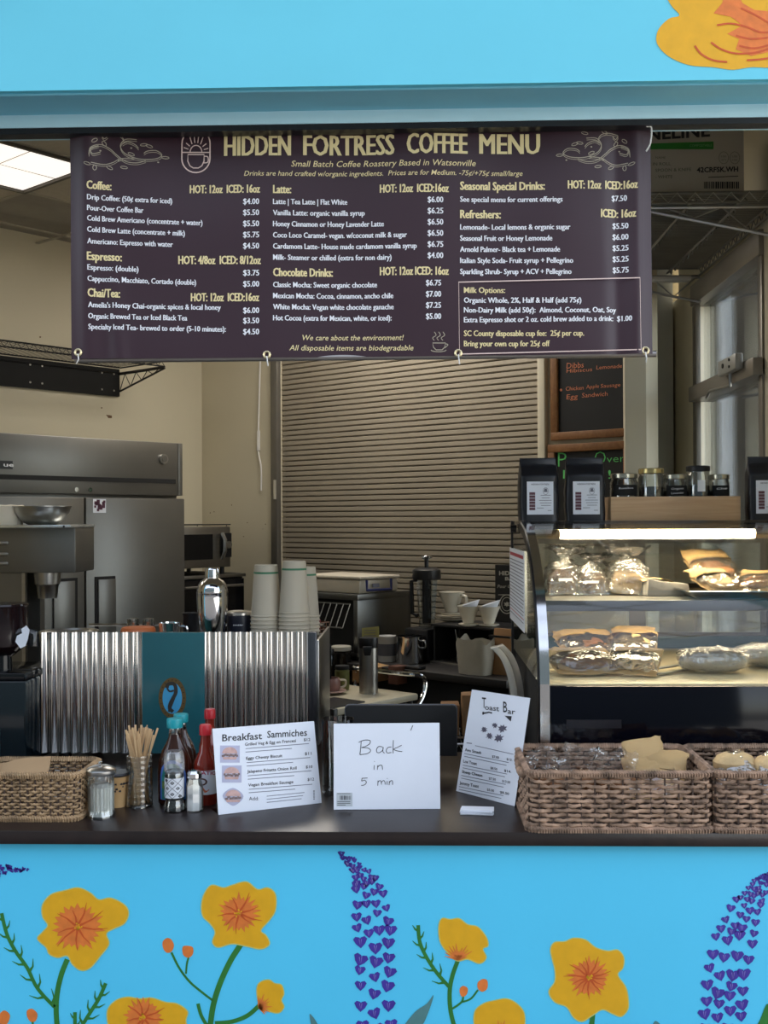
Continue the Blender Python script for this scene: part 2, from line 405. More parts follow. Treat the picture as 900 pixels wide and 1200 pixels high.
for j in range(-8, 7):
    q0 = Vector(A)+U1*(TS*j)-W1*TS*9
    k = len(gr.v); gr.box(0,TS*18,-.012,.012,0,.006); gr.xf(Matrix.Translation((q0.x,q0.y,CEIL)) @ Rm, k)
# keep only the part of the bars above the room
keep = MB(); 
build('grid_bar', gr, mat('ceiling grid', C(170,163,148), .6), ceilo, smooth=False)
# lamps laid in the grid: 0.61 x 1.22 troffers
lens_added = mat('lit prismatic lens', C(240,235,225), .4, emit=(1,.95,.88,1), estr=ROOM_LIGHT, var=.02)  # strong glow, only for the added unseen panels
lensd = mat('lit prismatic lens dim', C(240,235,225), .4, emit=(1,.93,.86,1), estr=.62, var=.02)
def troffer(i, j, label):
    o3 = Vector(A) + W1*(TS*i) + U1*(TS*j); o3.z = CEIL-.012
    t = thing('ceiling_light', o3, RZ_SHUT, label, 'light', 'recessed ceiling lights')
    fr = MB(); X, Y = TS, TS*2
    for b in ((0,X,0,.02),(0,X,Y-.02,Y),(0,.02,.02,Y-.02),(X-.02,X,.02,Y-.02)): fr.box(b[0],b[1],b[2],b[3],0,.02)
    build('lamp_frame', fr, mat('dark lamp frame', C(90,84,74), .5), t)
    for a in range(2):
        for b in range(4):
            x0 = .022+a*(X-.044)/2; y0 = .022+b*(Y-.044)/4; wx = (X-.044)/2; wy = (Y-.044)/4
            def fn(u, v): 
                d = .010*(math.sin(math.pi*u)*math.sin(math.pi*v))**.5
                return (x0+.004+u*(wx-.008), y0+.004+v*(wy-.008), .010-d*.6)
            build('lamp_lens', MB().grid(fn, 4, 4), lensd if i == 0 else lens_added, t)
    return t
troffer(0, -2, 'lit ceiling light panel with gridded lens above left side of room')
for (i, j), lab in zip(HID, ('added unseen ceiling light panel over the back of the room, behind the banner','added unseen ceiling light panel left of the visible one, past the left frame edge','added unseen ceiling light panel furthest left, nearest the serving opening')):
    troffer(i, j, lab)
# ---- outside front: facade, opening, counter ledge
BLUE = mat('sky blue painted wall', C(84,204,242), .55, var=.025, scale=2.5, bump=.04, bscale=40)
BLUE2 = mat('pale blue painted trim', C(186,226,238), .5, var=.03)
BLUE3 = mat('mid blue painted soffit', C(128,196,216), .55, var=.03)
fwall = struct('wall_front', MB().box(-3.2,1.7,.03,.16,0,.882), BLUE)
struct('wall_front', MB().box(-5.4,-1.75,.03,.2,0,4.2).box(-1.75,1.3,-.08,.2,2.835,4.2).box(1.3,1.7,.03,.2,0,4.2), BLUE)
upper = struct('wall_fascia', MB().box(-3.2,1.7,-.10,-.08,2.835,4.2), mat('light cyan painted wall', C(104,204,226), .55, var=.025, scale=2.5))
struct('trim_6', MB().box(-3.2,1.7,-.08,.055,2.83,2.85), BLUE3)
struct('trim_7', MB().box(-1.75,1.3,.055,.16,2.796,2.84), BLUE2, bevel=.003)
struct('trim_8', MB().box(-1.75,1.3,.058,.10,2.780,2.796), BLACK)
struct('wall_front_inside', MB().box(-4.9,-1.75,.2,.206,0,CEIL).box(-1.75,1.3,.2,.206,2.84,CEIL).box(1.3,1.36,.2,.206,0,CEIL), CREAM)
struct('ground', MB().box(-14,14,-22,.03,-.1,0), mat('grey asphalt paving', C(88,84,80), .85, var=.12, scale=3))
struct('reflected_paving', MB().box(3.4,30,-26,-1.2,-.02,.02), mat('pale paving for reflections', C(214,208,196), .8, var=.04, scale=3))  # unseen bright paving added for the corrugated steel to reflect
struct('wall_reflected', MB().box(-16,5.6,-12.4,-12,0,8.5), mat('dark teal wall for reflections', C(38,50,53), .7, var=.1))  # unseen wall added for the steel and case glass to mirror
# ---- mural paint on lower wall
YP = mat('yellow ochre paint', C(226,168,20), .55, var=.05, scale=30)
YP2 = mat('pale paint edge', C(190,200,120), .6, var=.04)
OP = mat('orange paint', C(222,120,50), .55, var=.12, scale=40)
OP2 = mat('deep orange paint', C(200,84,30), .55, var=.1, scale=40)
GP = mat('green paint', C(46,118,44), .55, var=.12, scale=25)
VP = mat('violet paint', C(66,48,150), .55, var=.12, scale=30)
VP2 = mat('lilac paint', C(150,140,205), .55, var=.05)
GL = mat('grey green paint', C(84,130,130), .55, var=.08, scale=25)
MUR = Sheet((0,.03,0), NY, .0006)
def ragged(cx, cy, r, n, seed, k0=.45):
    rnd = random.Random(seed); pts = []
    for i in range(n*2):
        a = math.pi*i/n; rr = r*(rnd.uniform(.78,1.05) if i % 2 else rnd.uniform(k0,.62)); pts.append((cx+rr*math.cos(a), cy+rr*math.sin(a)*.95))
    return pts
def poppy(outline, cx, cy, rc, sheet, par, seed, rays=9):
    o = build('painted_poppy', sheet.poly(MB(), spline(outline, 6, True), 2), YP, par, smooth=False, fixn=False)
    e = MB(); sheet.line(e, spline(outline, 6, True), 1.2, True, 2.3); build('paint_outline', e, YP2, o, smooth=False, fixn=False)
    build('paint_center', sheet.poly(MB(), ragged(cx, cy, rc, 22, seed, .72), 3), OP, o, smooth=False, fixn=False)
    m = MB(); rnd = random.Random(seed)
    for i in range(rays):
        a = 2*math.pi*(i+rnd.random()*.5)/rays; r1 = rc*rnd.uniform(.7,1.15)
        sheet.line(m, [(cx+math.cos(a)*3, cy+math.sin(a)*3), (cx+math.cos(a+.1)*r1*.55, cy+math.sin(a+.1)*r1*.5), (cx+math.cos(a)*r1, cy+math.sin(a)*r1*.9)], 2.6, lift=4, taper=True)
    build('paint_stroke', m, OP2, o, smooth=False, fixn=False)
    m = MB()
    for i in range(14):
        a = rnd.random()*6.28; r1 = rnd.random()*rc*.18; x, y = cx+math.cos(a)*r1, cy+math.sin(a)*r1
        sheet.poly(m, arc(x, y, 1, 1, 0, 300, 5), 5)
    build('paint_dot', m, YP, o, smooth=False, fixn=False)
    return o
poppy([(50,1060),(60,1048),(77,1043),(92,1040),(106,1046),(116,1054),(130,1052),(146,1060),(151,1070),(146,1082),(134,1088),(125,1094),(128,1106),(118,1120),(106,1134),(95,1137),(85,1130),(79,1120),(68,1122),(58,1118),(54,1110),(44,1100),(50,1092),(56,1084),(50,1074)], 91, 1086, 33, MUR, fwall, 1)
poppy([(236,1062),(239,1048),(248,1037),(262,1040),(272,1037),(289,1033),(302,1042),(314,1040),(323,1048),(323,1066),(316,1078),(306,1090),(312,1096),(316,1106),(306,1112),(290,1109),(272,1106),(256,1110),(249,1104),(252,1092),(246,1082),(238,1074)], 280, 1070, 26, MUR, fwall, 2)
poppy([(126,1184),(136,1172),(150,1168),(164,1170),(178,1169),(194,1174),(208,1176),(220,1185),(218,1196),(220,1212),(200,1222),(170,1226),(140,1220),(128,1204)], 168, 1192, 26, MUR, fwall, 3)
poppy([(645,1112),(650,1104),(662,1103),(672,1099),(686,1101),(698,1110),(712,1114),(724,1113),(731,1122),(730,1134),(724,1142),(733,1156),(736,1168),(736,1182),(728,1191),(718,1188),(706,1183),(694,1190),(682,1197),(672,1192),(664,1180),(650,1174),(643,1162),(650,1150),(650,1136),(647,1124)], 690, 1145, 27, MUR, fwall, 4, 14)
def sidepoppy(outline, cx, cy, seed, par=None, orient=0):
    o = build('painted_poppy', MUR.poly(MB(), spline(outline, 6, True), 2), YP, fwall, smooth=False, fixn=False)
    e = MB(); MUR.line(e, spline(outline, 6, True), 1.1, True, 2.3); build('paint_outline', e, YP2, o, smooth=False, fixn=False)
    m = MB(); rnd = random.Random(seed)
    for i in range(12):
        a = -2.9 + 2.6*i/11 + orient; r = rnd.uniform(10,20)
        MUR.line(m, [(cx,cy),(cx+math.cos(a)*r*.6, cy+math.sin(a)*r*.6),(cx+math.cos(a)*r, cy+math.sin(a)*r)], 3.2, lift=3, taper=True)
    build('paint_stroke', m, OP, o, smooth=False, fixn=False)
    return o
sidepoppy([(514,1086),(518,1076),(528,1077),(538,1076),(548,1083),(560,1086),(570,1098),(572,1108),(566,1112),(570,1122),(562,1129),(548,1124),(536,1126),(526,1118),(516,1104)], 537, 1124, 5)
sidepoppy([(556,1186),(566,1176),(580,1172),(594,1170),(606,1176),(614,1186),(615,1200),(610,1214),(580,1220),(558,1206)], 586, 1212, 6)
sidepoppy([(302,1154),(308,1149),(316,1148),(322,1152),(330,1154),(333,1164),(330,1172),(333,1180),(326,1187),(314,1184),(304,1176),(301,1164)], 304, 1180, 7, orient=1.2)
for i, pts in enumerate(([(191,1103),(196,1099),(201,1101),(204,1108),(201,1115),(195,1116),(191,1110)], [(214,1110),(219,1108),(226,1110),(226,1118),(221,1122),(215,1119)],
        [(0,1188),(6,1184),(12,1190),(8,1200),(0,1200)], [(32,1184),(38,1182),(44,1188),(42,1196),(36,1197),(32,1191)], [(539,1158),(543,1155),(548,1158),(547,1165),(542,1168),(539,1164)], [(560,1151),(566,1147),(571,1149),(571,1158),(565,1162),(560,1158)])):
    build('painted_bud', MUR.poly(MB(), spline(pts, 5, True), 2), OP, fwall, smooth=False, fixn=False)
def stem(pts, wd, name='painted_stem', m=None, taper=False):
    e = MB(); MUR.line(e, spline(pts, 6), wd, lift=1.5, taper=taper); return build(name, e, m or GP, fwall, smooth=False, fixn=False)
stem([(79,1124),(72,1142),(67,1165),(66,1188),(68,1210)], 6)
stem([(282,1107),(270,1126),(258,1152),(250,1178),(246,1205)], 6.5)
stem([(304,1178),(290,1190),(272,1197),(252,1199)], 5)
stem([(201,1116),(210,1134),(222,1150),(236,1162),(249,1172)], 2.6)
stem([(221,1122),(219,1130),(218,1141)], 2.2)
stem([(232,1176),(236,1190),(244,1204)], 4)
stem([(537,1124),(530,1144),(527,1162),(528,1184),(533,1205)], 5)
stem([(543,1166),(541,1174),(530,1182)], 2.4); stem([(560,1160),(552,1170),(542,1174)], 2.2)
stem([(695,1184),(693,1205)], 6)
stem([(38,1196),(40,1210)],2.4); stem([(6,1198),(8,1210)],2.4)
def fern(spine, side=9, step=1):
    e = MB(); sp = spline(spine, 5); MUR.line(e, sp, 4.2, lift=1.5, taper=False)
    n = len(sp)
    for i in range(2, n-1, 2):
        x, y = sp[i]; dx, dy = sp[i+1][0]-sp[i-1][0], sp[i+1][1]-sp[i-1][1]; l = math.hypot(dx,dy); dx/=l; dy/=l
        sg = 1 if (i//2) % 2 else -1; q = side*(.55+.45*i/n)
        MUR.line(e, [(x,y),(x-dy*sg*q*.6-dx*q*.35, y+dx*sg*q*.6-dy*q*.35),(x-dy*sg*q-dx*q*1.1, y+dx*sg*q-dy*q*1.1)], 3.6, lift=1.6, taper=True)
    return build('painted_leaf', e, GP, fwall, smooth=False, fixn=False)
fern([(2,1070),(8,1094),(18,1114),(32,1134),(44,1158),(64,1180)], 13)
fern([(124,1152),(116,1170),(106,1186),(96,1202)], 12)
fern([(490,1084),(492,1104),(500,1122),(512,1140),(526,1156)], 11)
fern([(88,1186),(88,1205)], 8)
for pts in ([(363,1188),(370,1196),(374,1206),(366,1204)], [(508,1166),(500,1176),(486,1186),(472,1206),(492,1204),(502,1186)], [(768,1196),(776,1204),(764,1206)]):
    build('painted_leaf', MUR.poly(MB(), spline(pts, 5, True), 2), GL, fwall, smooth=False, fixn=False)
build('painted_leaf', MUR.poly(MB(), spline([(900,1176),(890,1196),(880,1216),(905,1216)], 4, True), 2), GP, fwall, smooth=False, fixn=False)
def heart(x, y, s, a):
    pts = []
    for i in range(12):
        t = 2*math.pi*i/12; hx = 16*math.sin(t)**3/16; hy = -(13*math.cos(t)-5*math.cos(2*t)-2*math.cos(3*t))/16
        pts.append((x + s*(hx*math.cos(a)-hy*math.sin(a)), y + s*(hx*math.sin(a)+hy*math.cos(a))))
    return pts
def lupine(axis, wmax, seed, n=34):
    rnd = random.Random(seed); m = MB(); h = MB(); sp = spline(axis, 8); N = len(sp); y = 0; t = 0.0
    while t < 1:
        i = min(N-1, int(t*(N-1))); x, yy = sp[i]; wd = wmax*min(1, .12+t*1.6); s = 1.9 + 6.2*min(1, t*1.5)
        k = max(1, round(2*wd/(s*1.9)))
        for q in range(k):
            xx = x + (q-(k-1)/2)*(2*wd/max(1,k)) + rnd.uniform(-1.2,1.2); y2 = yy + rnd.uniform(-2,2) + (3 if (q % 2) else -3)*min(1,t*2)
            ss = s*rnd.uniform(.85,1.15); a = rnd.uniform(-.35,.35); y2 += rnd.uniform(-3,3)*min(1,t*2)
            MUR.poly(m, heart(xx, y2, ss*.95, a), 2)
            if ss > 3.5:
                for dd in (-.32, .32): MUR.line(h, [(xx+dd*ss*.5, y2-ss*.3),(xx+dd*ss*.15, y2+ss*.5)], .7, lift=3, taper=True)
        t += (s*1.75)/ (abs(sp[-1][1]-sp[0][1])+1)
    o = build('painted_lupine', m, VP, fwall, smooth=False, fixn=False); o['kind'] = 'stuff'
    o2 = build('paint_stroke', h, VP2, o, smooth=False, fixn=False); return o
lupine([(400,1000),(412,1012),(426,1028),(434,1050),(438,1090),(440,1130),(438,1170),(442,1210)], 25, 11)
lupine([(899,1024),(892,1034),(880,1052),(868,1078),(858,1110),(850,1150),(848,1180),(846,1215)], 28, 12)
m = MB(); rnd = random.Random(13)
for i in range(30):
    x = 33-i*1.25+rnd.uniform(-2,2); MUR.poly(m, heart(x, 1019+rnd.uniform(-1,1)*(1+(33-x)*.16), 1.6+(33-x)*.04, rnd.uniform(0,3)), 2)
o = build('painted_lupine', m, VP, fwall, smooth=False, fixn=False); o['kind'] = 'stuff'
# big poppy on fascia
FAS = Sheet((0,-.10,0), NY, .0006)
o = build('painted_poppy', FAS.poly(MB(), spline([(778,-14),(786,6),(796,18),(784,22),(772,34),(769,48),(776,60),(790,70),(810,77),(836,79),(858,82),(880,79),(910,78),(940,60),(940,-40),(790,-40)], 6, True), 2), YP, upper, smooth=False, fixn=False)
m = MB()
for pts in ([(840,30),(856,28),(875,32),(890,38),(905,38)], [(833,50),(845,58),(862,63),(885,62),(905,56)], [(814,54),(822,64),(836,71),(852,73)], [(862,42),(880,46),(905,44)], [(875,71),(890,70),(905,68)], [(868,10),(885,18),(905,30)], [(866,54),(884,57),(905,52)]):
    FAS.line(m, spline(pts,5), 2.2, lift=4)
build('paint_stroke', m, OP2, o, smooth=False, fixn=False)
build('paint_center', FAS.poly(MB(), [(836,16),(846,4),(850,-10),(862,-10),(870,4),(884,12),(906,14),(906,60),(880,66),(862,58),(866,46),(852,40),(870,30),(856,20)], 3), OP, o, smooth=False, fixn=False)

# ================================================================== SERVING COUNTER
ctm = wood('dark wood laminate', C(30,23,22), C(44,34,31), 4, .28, (2,30,2))
t = thing('serving_counter', (0,0,0), 0, 'long dark wood serving counter running the full width of the opening', 'counter')
pxm0 = at(376, 900, .9).x; 
build('counter_top', MB().prism([(-1.7,0),(1.29,0),(1.29,1.42),(.30,1.42),(.30,.99),(pxm0,.99),(pxm0,1.45),(-1.7,1.45)], .884, CT, 'z'), ctm, t, bevel=.003)
build('counter_cabinet', MB().box(-1.65,1.27,.18,.95,0,.884), BLACKM, t)
# ================================================================== MENU BANNER
YB = .10
BM = mat('aubergine vinyl', C(54,33,42), .42, var=.05, scale=3, bump=.06, bscale=7)
CREAMP = mat('cream print', C(232,214,160), .5, var=.02); WHITEP = mat('white print', C(235,235,238), .5, var=.02); PINKP = mat('pale pink print', C(222,196,186), .5, var=.02)
GREYP = mat('grey scroll print', C(170,160,140), .5, var=.02)
bl = at(84,421,YB); tr = at(763,146,YB)
def bwarp(p):                                               # folds of the hanging vinyl, towards the viewer
    u = (p.x-bl.x)/(tr.x-bl.x); v = (p.z-bl.z)/(tr.z-bl.z)
    w_ = .005*math.sin(u*23)*(.4+.6*v) + .004*math.sin(u*9+2*v) + .006*noise.noise(Vector((u*6, v*2.5, 1)))
    w_ += .016*math.exp(-((u-.03)/.02)**2)*(.5+.5*v) + .008*math.exp(-((u-.085+.03*v)/.016)**2)*(1-v)
    w_ += .012*math.exp(-((u-.975)/.014)**2) - .006*math.exp(-((u-.94)/.012)**2)
    return w_
BN = thing('menu_banner', (bl.x+(tr.x-bl.x)/2, YB, bl.z), 0, 'wide dark aubergine vinyl banner listing the coffee menu, hanging across the opening', 'banner')
def bfn(u, v):
    p = Vector((bl.x+u*(tr.x-bl.x), YB, bl.z+v*(tr.z-bl.z))); return p + Vector((0,-bwarp(p),0))
build('banner_sheet', MB().grid(bfn, 150, 50), BM, BN, world=True, fixn=False)
BS = Sheet((0,YB,0), NY, .0012, bwarp)
HD = MB(); IT = MB(); IL = MB(); PR = MB()
for t, a, b in (('HIDDEN',262,341),('FORTRESS',355,462.5),('COFFEE',476.5,548),('MENU',561.5,633)): build('title_word', BS.text(BS.text(BS.text(MB(), t, a, b-2, 182-(a-262)*.006, 25, .0), t, a+1, b-1, 182-(a-262)*.006, 25, .0, lift=1.1), t, a+2, b, 182-(a-262)*.006, 25, .0, lift=1.2), CREAMP, BN, world=True, smooth=False, fixn=False, kind='stuff')
def hd(t, a, b, y, s=0): BS.text(HD, t, a, b-.7, y, 10, .012, slope=s); BS.text(HD, t, a+.7, b, y, 10, .012, slope=s, lift=1.1)
def it(t, a, b, y, s=0, h=6.6, m=None): BS.text(m or IT, t, a, b-.5, y, h, .003, slope=s); BS.text(m or IT, t, a+.5, b, y, h, .003, slope=s, lift=1.1)
S = .028
hd('Coffee:',104,132,223.5,S); hd('HOT: 12oz  ICED: 16oz',222,305,226)
for t,b,y in (('Drip Coffee: (50¢ extra for iced)',202,236),('Pour-Over Coffee Bar',169,248.5),('Cold Brew Americano (concentrate + water)',237.5,260.5),('Cold Brew Latte (concentrate + milk)',217,273.5),('Americano: Espresso with water',203,287)): it(t,104.5,b,y,S)
for p,y in (('$4.00',239.5),('$5.50',252.5),('$5.50',265.5),('$5.75',278.5),('$4.50',291.5),('$3.75',323),('$5.00',336),('$6.00',367),('$3.50',379),('$4.50',392)): it(p,285,304,y,h=7)
hd('Espresso:',104,144,306,S); hd('HOT: 4/8oz  ICED: 8/12oz',209,306,309.5)
it('Espresso: (double)',104.5,163,317.5,S); it('Cappuccino, Macchiato, Cortado (double)',104.5,230,330.5,S)
hd('Chai/Tea:',104.5,142,348.5,S); hd('HOT: 12oz  ICED:16oz',223.5,304,353)
for t,b,y in (("Amelia's Honey Chai-organic spices & local honey",259,361),('Organic Brewed Tea or Iced Black Tea',219.5,374),('Specialty Iced Tea- brewed to order (5-10 minutes):',265,386.5)): it(t,105,b,y,.015)
hd('Latte:',320,341.5,226.5); hd('HOT: 12oz  ICED:16oz',445,526,226)
for t,b,y,p in (('Latte | Tea Latte | Flat White',407,239.5,'$6.00'),('Vanilla Latte: organic vanilla syrup',427.5,252.5,'$6.25'),('Honey Cinnamon or Honey Lavender Latte',450,265.5,'$6.50'),('Coco Loco Caramel- vegan. w/coconut milk & sugar',477,278.5,'$6.50'),('Cardamom Latte- House made cardamom vanilla syrup',488.5,291.5,'$6.75'),('Milk- Steamer or chilled (extra for non dairy)',459,304.5,'$4.00')):
    it(t,320,b,y); it(p,501,519.5,y-1.5,h=7)
hd('Chocolate Drinks:',320,390,323.5); hd('HOT: 12oz ICED: 16oz',445,526,322.5)
for t,b,y,p in (('Classic Mocha: Sweet organic chocolate',442,336.5,'$6.75'),('Mexican Mocha: Cocoa, cinnamon, ancho chile',461,349.5,'$7.00'),('White Mocha: Vegan white chocolate ganache',461.5,362.5,'$7.25'),('Hot Cocoa (extra for Mexican, white, or iced):',459,375.5,'$5.00')):
    it(t,320,b,y); it(p,499,517,y-1.5,h=7)
def il(t,a,b,y,h): BS.text(IL, t, a, b, y, h, .004, ital=.22)
il('Small Batch Coffee Roastery Based in Watsonville',341,557,195,7.4); il('Drinks are hand crafted w/organic ingredients.  Prices are for Medium. -75¢/+75¢ small/large',286,612,206,6.2)
il('We care about the environment!',353,472,398.5,6.6); il('All disposable items are biodegradable',339,484,410.5,6.6)
hd('Seasonal Special Drinks:',539,638.5,223,-.003); hd('HOT: 12oz  ICED:16oz',665,747,221.5,-.008)
it('See special menu for current offerings',539,659,237); it('$7.50',717,735,235,h=7)
hd('Refreshers:',539,587,256); hd('ICED: 16oz',704,745,254.5)
for t,b,y,p in (('Lemonade- Local lemons & organic sugar',668,269.5,'$5.50'),('Seasonal Fruit or Honey Lemonade',647,282.5,'$6.00'),('Arnold Palmer- Black tea + Lemonade',656,295.5,'$5.25'),('Italian Style Soda- Fruit syrup + Pellegrino',671.5,308.5,'$5.25'),('Sparkling Shrub- Syrup + ACV + Pellegrino',669.5,321.5,'$5.75')):
    it(t,539,b,y); it(p,718,736.5,y-2,h=7)
BS.line(PR, [(537.5,331),(749,326.5),(750,410.5),(538.5,415)], 1.4, True)
it('Milk Options:',543.5,592,343.5,h=7,m=HD)
it('Organic Whole, 2%, Half & Half (add 75¢)',543.5,681,355); it('Non-Dairy Milk (add 50¢):  Almond, Coconut, Oat, Soy',543.5,722,366.5); it('Extra Espresso shot or 2 oz. cold brew added to a drink:  $1.00',543.5,740,378,-.008)
it('SC County disposable cup fee:  25¢ per cup.',543.5,684,394,h=7,m=HD); it('Bring your own cup for 25¢ off',543.5,644,406,h=7,m=HD)
# logo: sun over a cup in a rounded frame
LG = MB(); BS.line(LG, arc(229,167,16.5,16.5,0,180,14)+arc(229,185,16.5,16.5,180,360,14), 1.5, True)
BS.line(LG, [(213,177.5),(245,177.5)], 1.3); BS.line(LG, arc(229,177.5,7,8.5,0,180,10), 1.2)
for a in range(15,180,21): BS.line(LG, [(229+9.5*math.cos(math.radians(a)),177-11*math.sin(math.radians(a))),(229+15*math.cos(math.radians(a)),177-21*math.sin(math.radians(a)) if 40<a<140 else 177-17*math.sin(math.radians(a)))], 1.1)
BS.line(LG, [(219.5,180),(219.5,188),(222,193.5),(226,196),(232,196),(236,193.5),(238.5,188),(238.5,180)], 1.3, True); BS.line(LG, spline([(238.5,182),(243,183),(243,189),(238,190)],4), 1.2)
# scrolling vines (left one, mirrored for the right)
VS = MB()
def vine(f, g, sk=1.0):
    for pts in ([(0,6),(2,-6),(12,-12),(22,-6),(30,4),(40,14),(52,16),(62,12)], [(52,-22),(40,-22),(34,-12),(38,0),(50,8),(62,10),(74,8),(80,2),(74,-5),(64,-4),(60,0)], [(2,18),(16,20),(26,16),(34,10),(50,8)], [(12,0),(4,4),(2,-4),(10,-10)], [(20,-26),(16,-22),(14,-28),(24,-31),(34,-28),(38,-20)], [(36,-14),(42,-18),(50,-14),(54,-8)]):
        q = spline([(f(x), g(y)) for x, y in pts], 6); BS.line(VS, q, .9); BS.line(VS, [(x+.2, y+2.2) for x, y in q], .6)
    for x, y, a in ((-2,20,.5),(6,26,1.6),(22,25,.7),(38,24,.2),(30,-32,-.6),(54,-30,-.3),(60,-14,-.2),(84,6,.1),(16,-14,1.2),(6,-18,2.2),(46,2,.6),(66,-12,.5)):
        pts = [(f(x+4.2*math.cos(t)*math.cos(a)-2*math.sin(t)*math.sin(a)), g(y+4.2*math.cos(t)*math.sin(a)+2*math.sin(t)*math.cos(a))) for t in [i*.785 for i in range(8)]]
        BS.line(VS, pts, .8, True)
    for x, y in ((12,-2),(46,-8),(32,13),(76,14)): BS.poly(VS, [(f(x)+1.2*math.cos(i), g(y)+.9*math.sin(i)) for i in range(6)])
vine(lambda x: 107+x*1.03, lambda y: 180+y*.72*1.0)
vine(lambda x: 738-x*.98, lambda y: 178+y*.72)
CP = MB(); BS.line(CP, [(507,402),(508,407),(511,410),(518,410),(521,407),(522,402)], 1, True); BS.line(CP, arc(514,410,9,2.2,180,360,8), .9); BS.line(CP, spline([(522,403),(525,404),(521,408)],3), .9)
for x in (509,514,519): BS.line(CP, spline([(x,399),(x-2,396),(x+2,393),(x,389)],4), .8)
for nm, m, mt in (('menu_heading', HD, CREAMP), ('menu_lettering', IT, WHITEP), ('menu_slogan', IL, CREAMP), ('menu_border', PR, PINKP), ('logo', LG, PINKP), ('vine_ornament', VS, GREYP), ('cup_emblem', CP, GREYP)):
    build(nm, m, mt, BN, world=True, smooth=False, fixn=False, kind='stuff')
# hem, grommets, rod, ties
zr = at(400,421,YB).z
rd = MB(); a = at(86,421,YB); b = at(770,414,YB); rd.tube([(a.x,YB+.014,a.z),(b.x,YB+.014,b.z)], .009, 10); build('bottom_rod', rd, mat('aluminium rod', C(150,145,140), .35, .8), BN, world=True)
for px, py in ((92.5,413.5),(313,416),(537,414),(755.5,411.5)):
    p = at(px,py,YB); p.y -= bwarp(p)+.002
    g = MB(); g.tube([(p.x+.0085*math.cos(i*.6283), p.y, p.z+.0085*math.sin(i*.6283)) for i in range(10)], .0032, 6, True)
    build('grommet', g, mat('brass grommet', C(205,190,150), .3, .8), BN, world=True)
    s = MB(); s.tube([(p.x,p.y-.002,p.z-.004),(p.x+.002,p.y-.004,p.z-.02),(p.x+(-.006 if px<200 else .003),YB-.004,p.z-.03)], .0018, 6); build('tie_string', s, WHITE, BN, world=True)
for px in (84, 758):
    p = at(px,150,YB); s = MB(); q = [(p.x,p.y-.02,p.z+.02),(p.x-.008,p.y-.03,p.z-.005),(p.x+.006,p.y-.03,p.z-.01)] + ([(p.x+.003,p.y-.03,p.z-.05),(p.x-.008,p.y-.028,p.z-.072)] if px > 500 else [])
    s.tube(spline(q,5), .0022, 6); build('tie_string', s, WHITE, BN, world=True)

# ================================================================== ESPRESSO MACHINE
YM = .83
mx0 = at(47,800,YM).x; mx1 = at(371,800,YM).x; mz1 = at(200,741,YM).z; mz0 = CT; TOPZ = 1.30
CORR = mat('corrugated steel', (.72,.71,.69,1), .1, 1, var=.04, scale=3)
EM = thing('espresso_machine', ((mx0+mx1)/2, YM, CT), 0, 'wide espresso machine with corrugated steel back and teal centre panel', 'espresso machine')
def corr(pa, pb, name):
    xa = at(pa,800,YM).x; xb = at(pb,800,YM).x; n = max(1, round((xb-xa)/.0335))
    nu = n*16
    def fn(u, v): return (xa+u*(xb-xa), YM+.008 - .0060*math.cos(u*n*2*math.pi), mz0+.028+v*(mz1-mz0-.028))
    mb = MB().grid(fn, nu, 1); k = len(mb.v)
    build(name, mb, CORR, EM, world=True, angle=80, fixn=False)
corr(48,167,'corrugated_panel'); corr(240,361,'corrugated_panel')
xa = at(167,800,YM).x; xb = at(240,800,YM).x
build('center_panel', MB().box(xa,xb,YM-.004,YM+.02,mz0+.028,mz1), TEAL, EM, world=True, bevel=.002)
build('side_post', MB().box(at(361,800,YM).x,mx1,YM-.005,YM+.03,mz0+.02,mz1), mat('dark steel edge', (.12,.12,.13,1), .25, .9), EM, world=True, bevel=.002)
build('body', MB().box(mx0+.01,mx1-.004,YM+.03,YM+.52,mz0+.05,TOPZ), mat('machine body steel', (.25,.25,.26,1), .3, .9), EM, world=True, bevel=.006)
build('side_panel', MB().box(mx1-.004,mx1+.006,YM+.03,YM+.50,mz0+.05,mz1-.03), STEEL, EM, world=True, bevel=.003)
for x in (mx0+.06, mx1-.06):
    for y in (YM+.08, YM+.45): build('foot', MB().cyl(.022,mz0,mz0+.05,14,x,y), BLACK, EM, world=True)
build('cup_rail', MB().tube([(mx0+.02,YM+.5,TOPZ+.035),(mx1-.02,YM+.5,TOPZ+.035)], .005, 8), CHROME, EM, world=True)
ML = Sheet((0,YM-.004,0), NY, .0008)
def ell(cx,cy,a,b,n=28): return [(cx+a*math.cos(2*math.pi*i/n), cy+b*math.sin(2*math.pi*i/n)) for i in range(n)]
bd = build('oval_badge', ML.poly(MB(), ell(202,818,16,24), 1), mat('bronze badge', C(120,96,58), .4, .5), EM, world=True, smooth=False, fixn=False)
build('badge_field', ML.poly(MB(), ell(202,818,11.5,18.5), 2), mat('badge blue', C(70,160,205), .4), bd, world=True, smooth=False, fixn=False)
m = MB(); ML.line(m, spline([(196,806),(197,802),(203,801),(206,805),(206,812),(203,818),(200,824),(199,830),(203,834)],5), 4.2, lift=3); ML.line(m, [(205,816),(198,834)], 2.6, lift=3.5); ML.line(m, spline([(196,806),(199,810),(204,809)],4), 2, lift=3.5)
build('badge_emblem', m, mat('badge figure', C(52,48,44), .5), bd, world=True, smooth=False, fixn=False)
m = MB()
for i, ch in enumerate('LUCKY'*4):
    a = math.radians(90-18*i); r1, r2 = 13.8, 21.2; cx, cy = 202+r1*math.cos(a), 818-r2*math.sin(a); ML.poly(m, ell(cx, cy, .9, .9, 5), 2)
build('badge_beads', m, mat('badge beads', C(60,50,34), .5), bd, world=True, smooth=False, fixn=False)

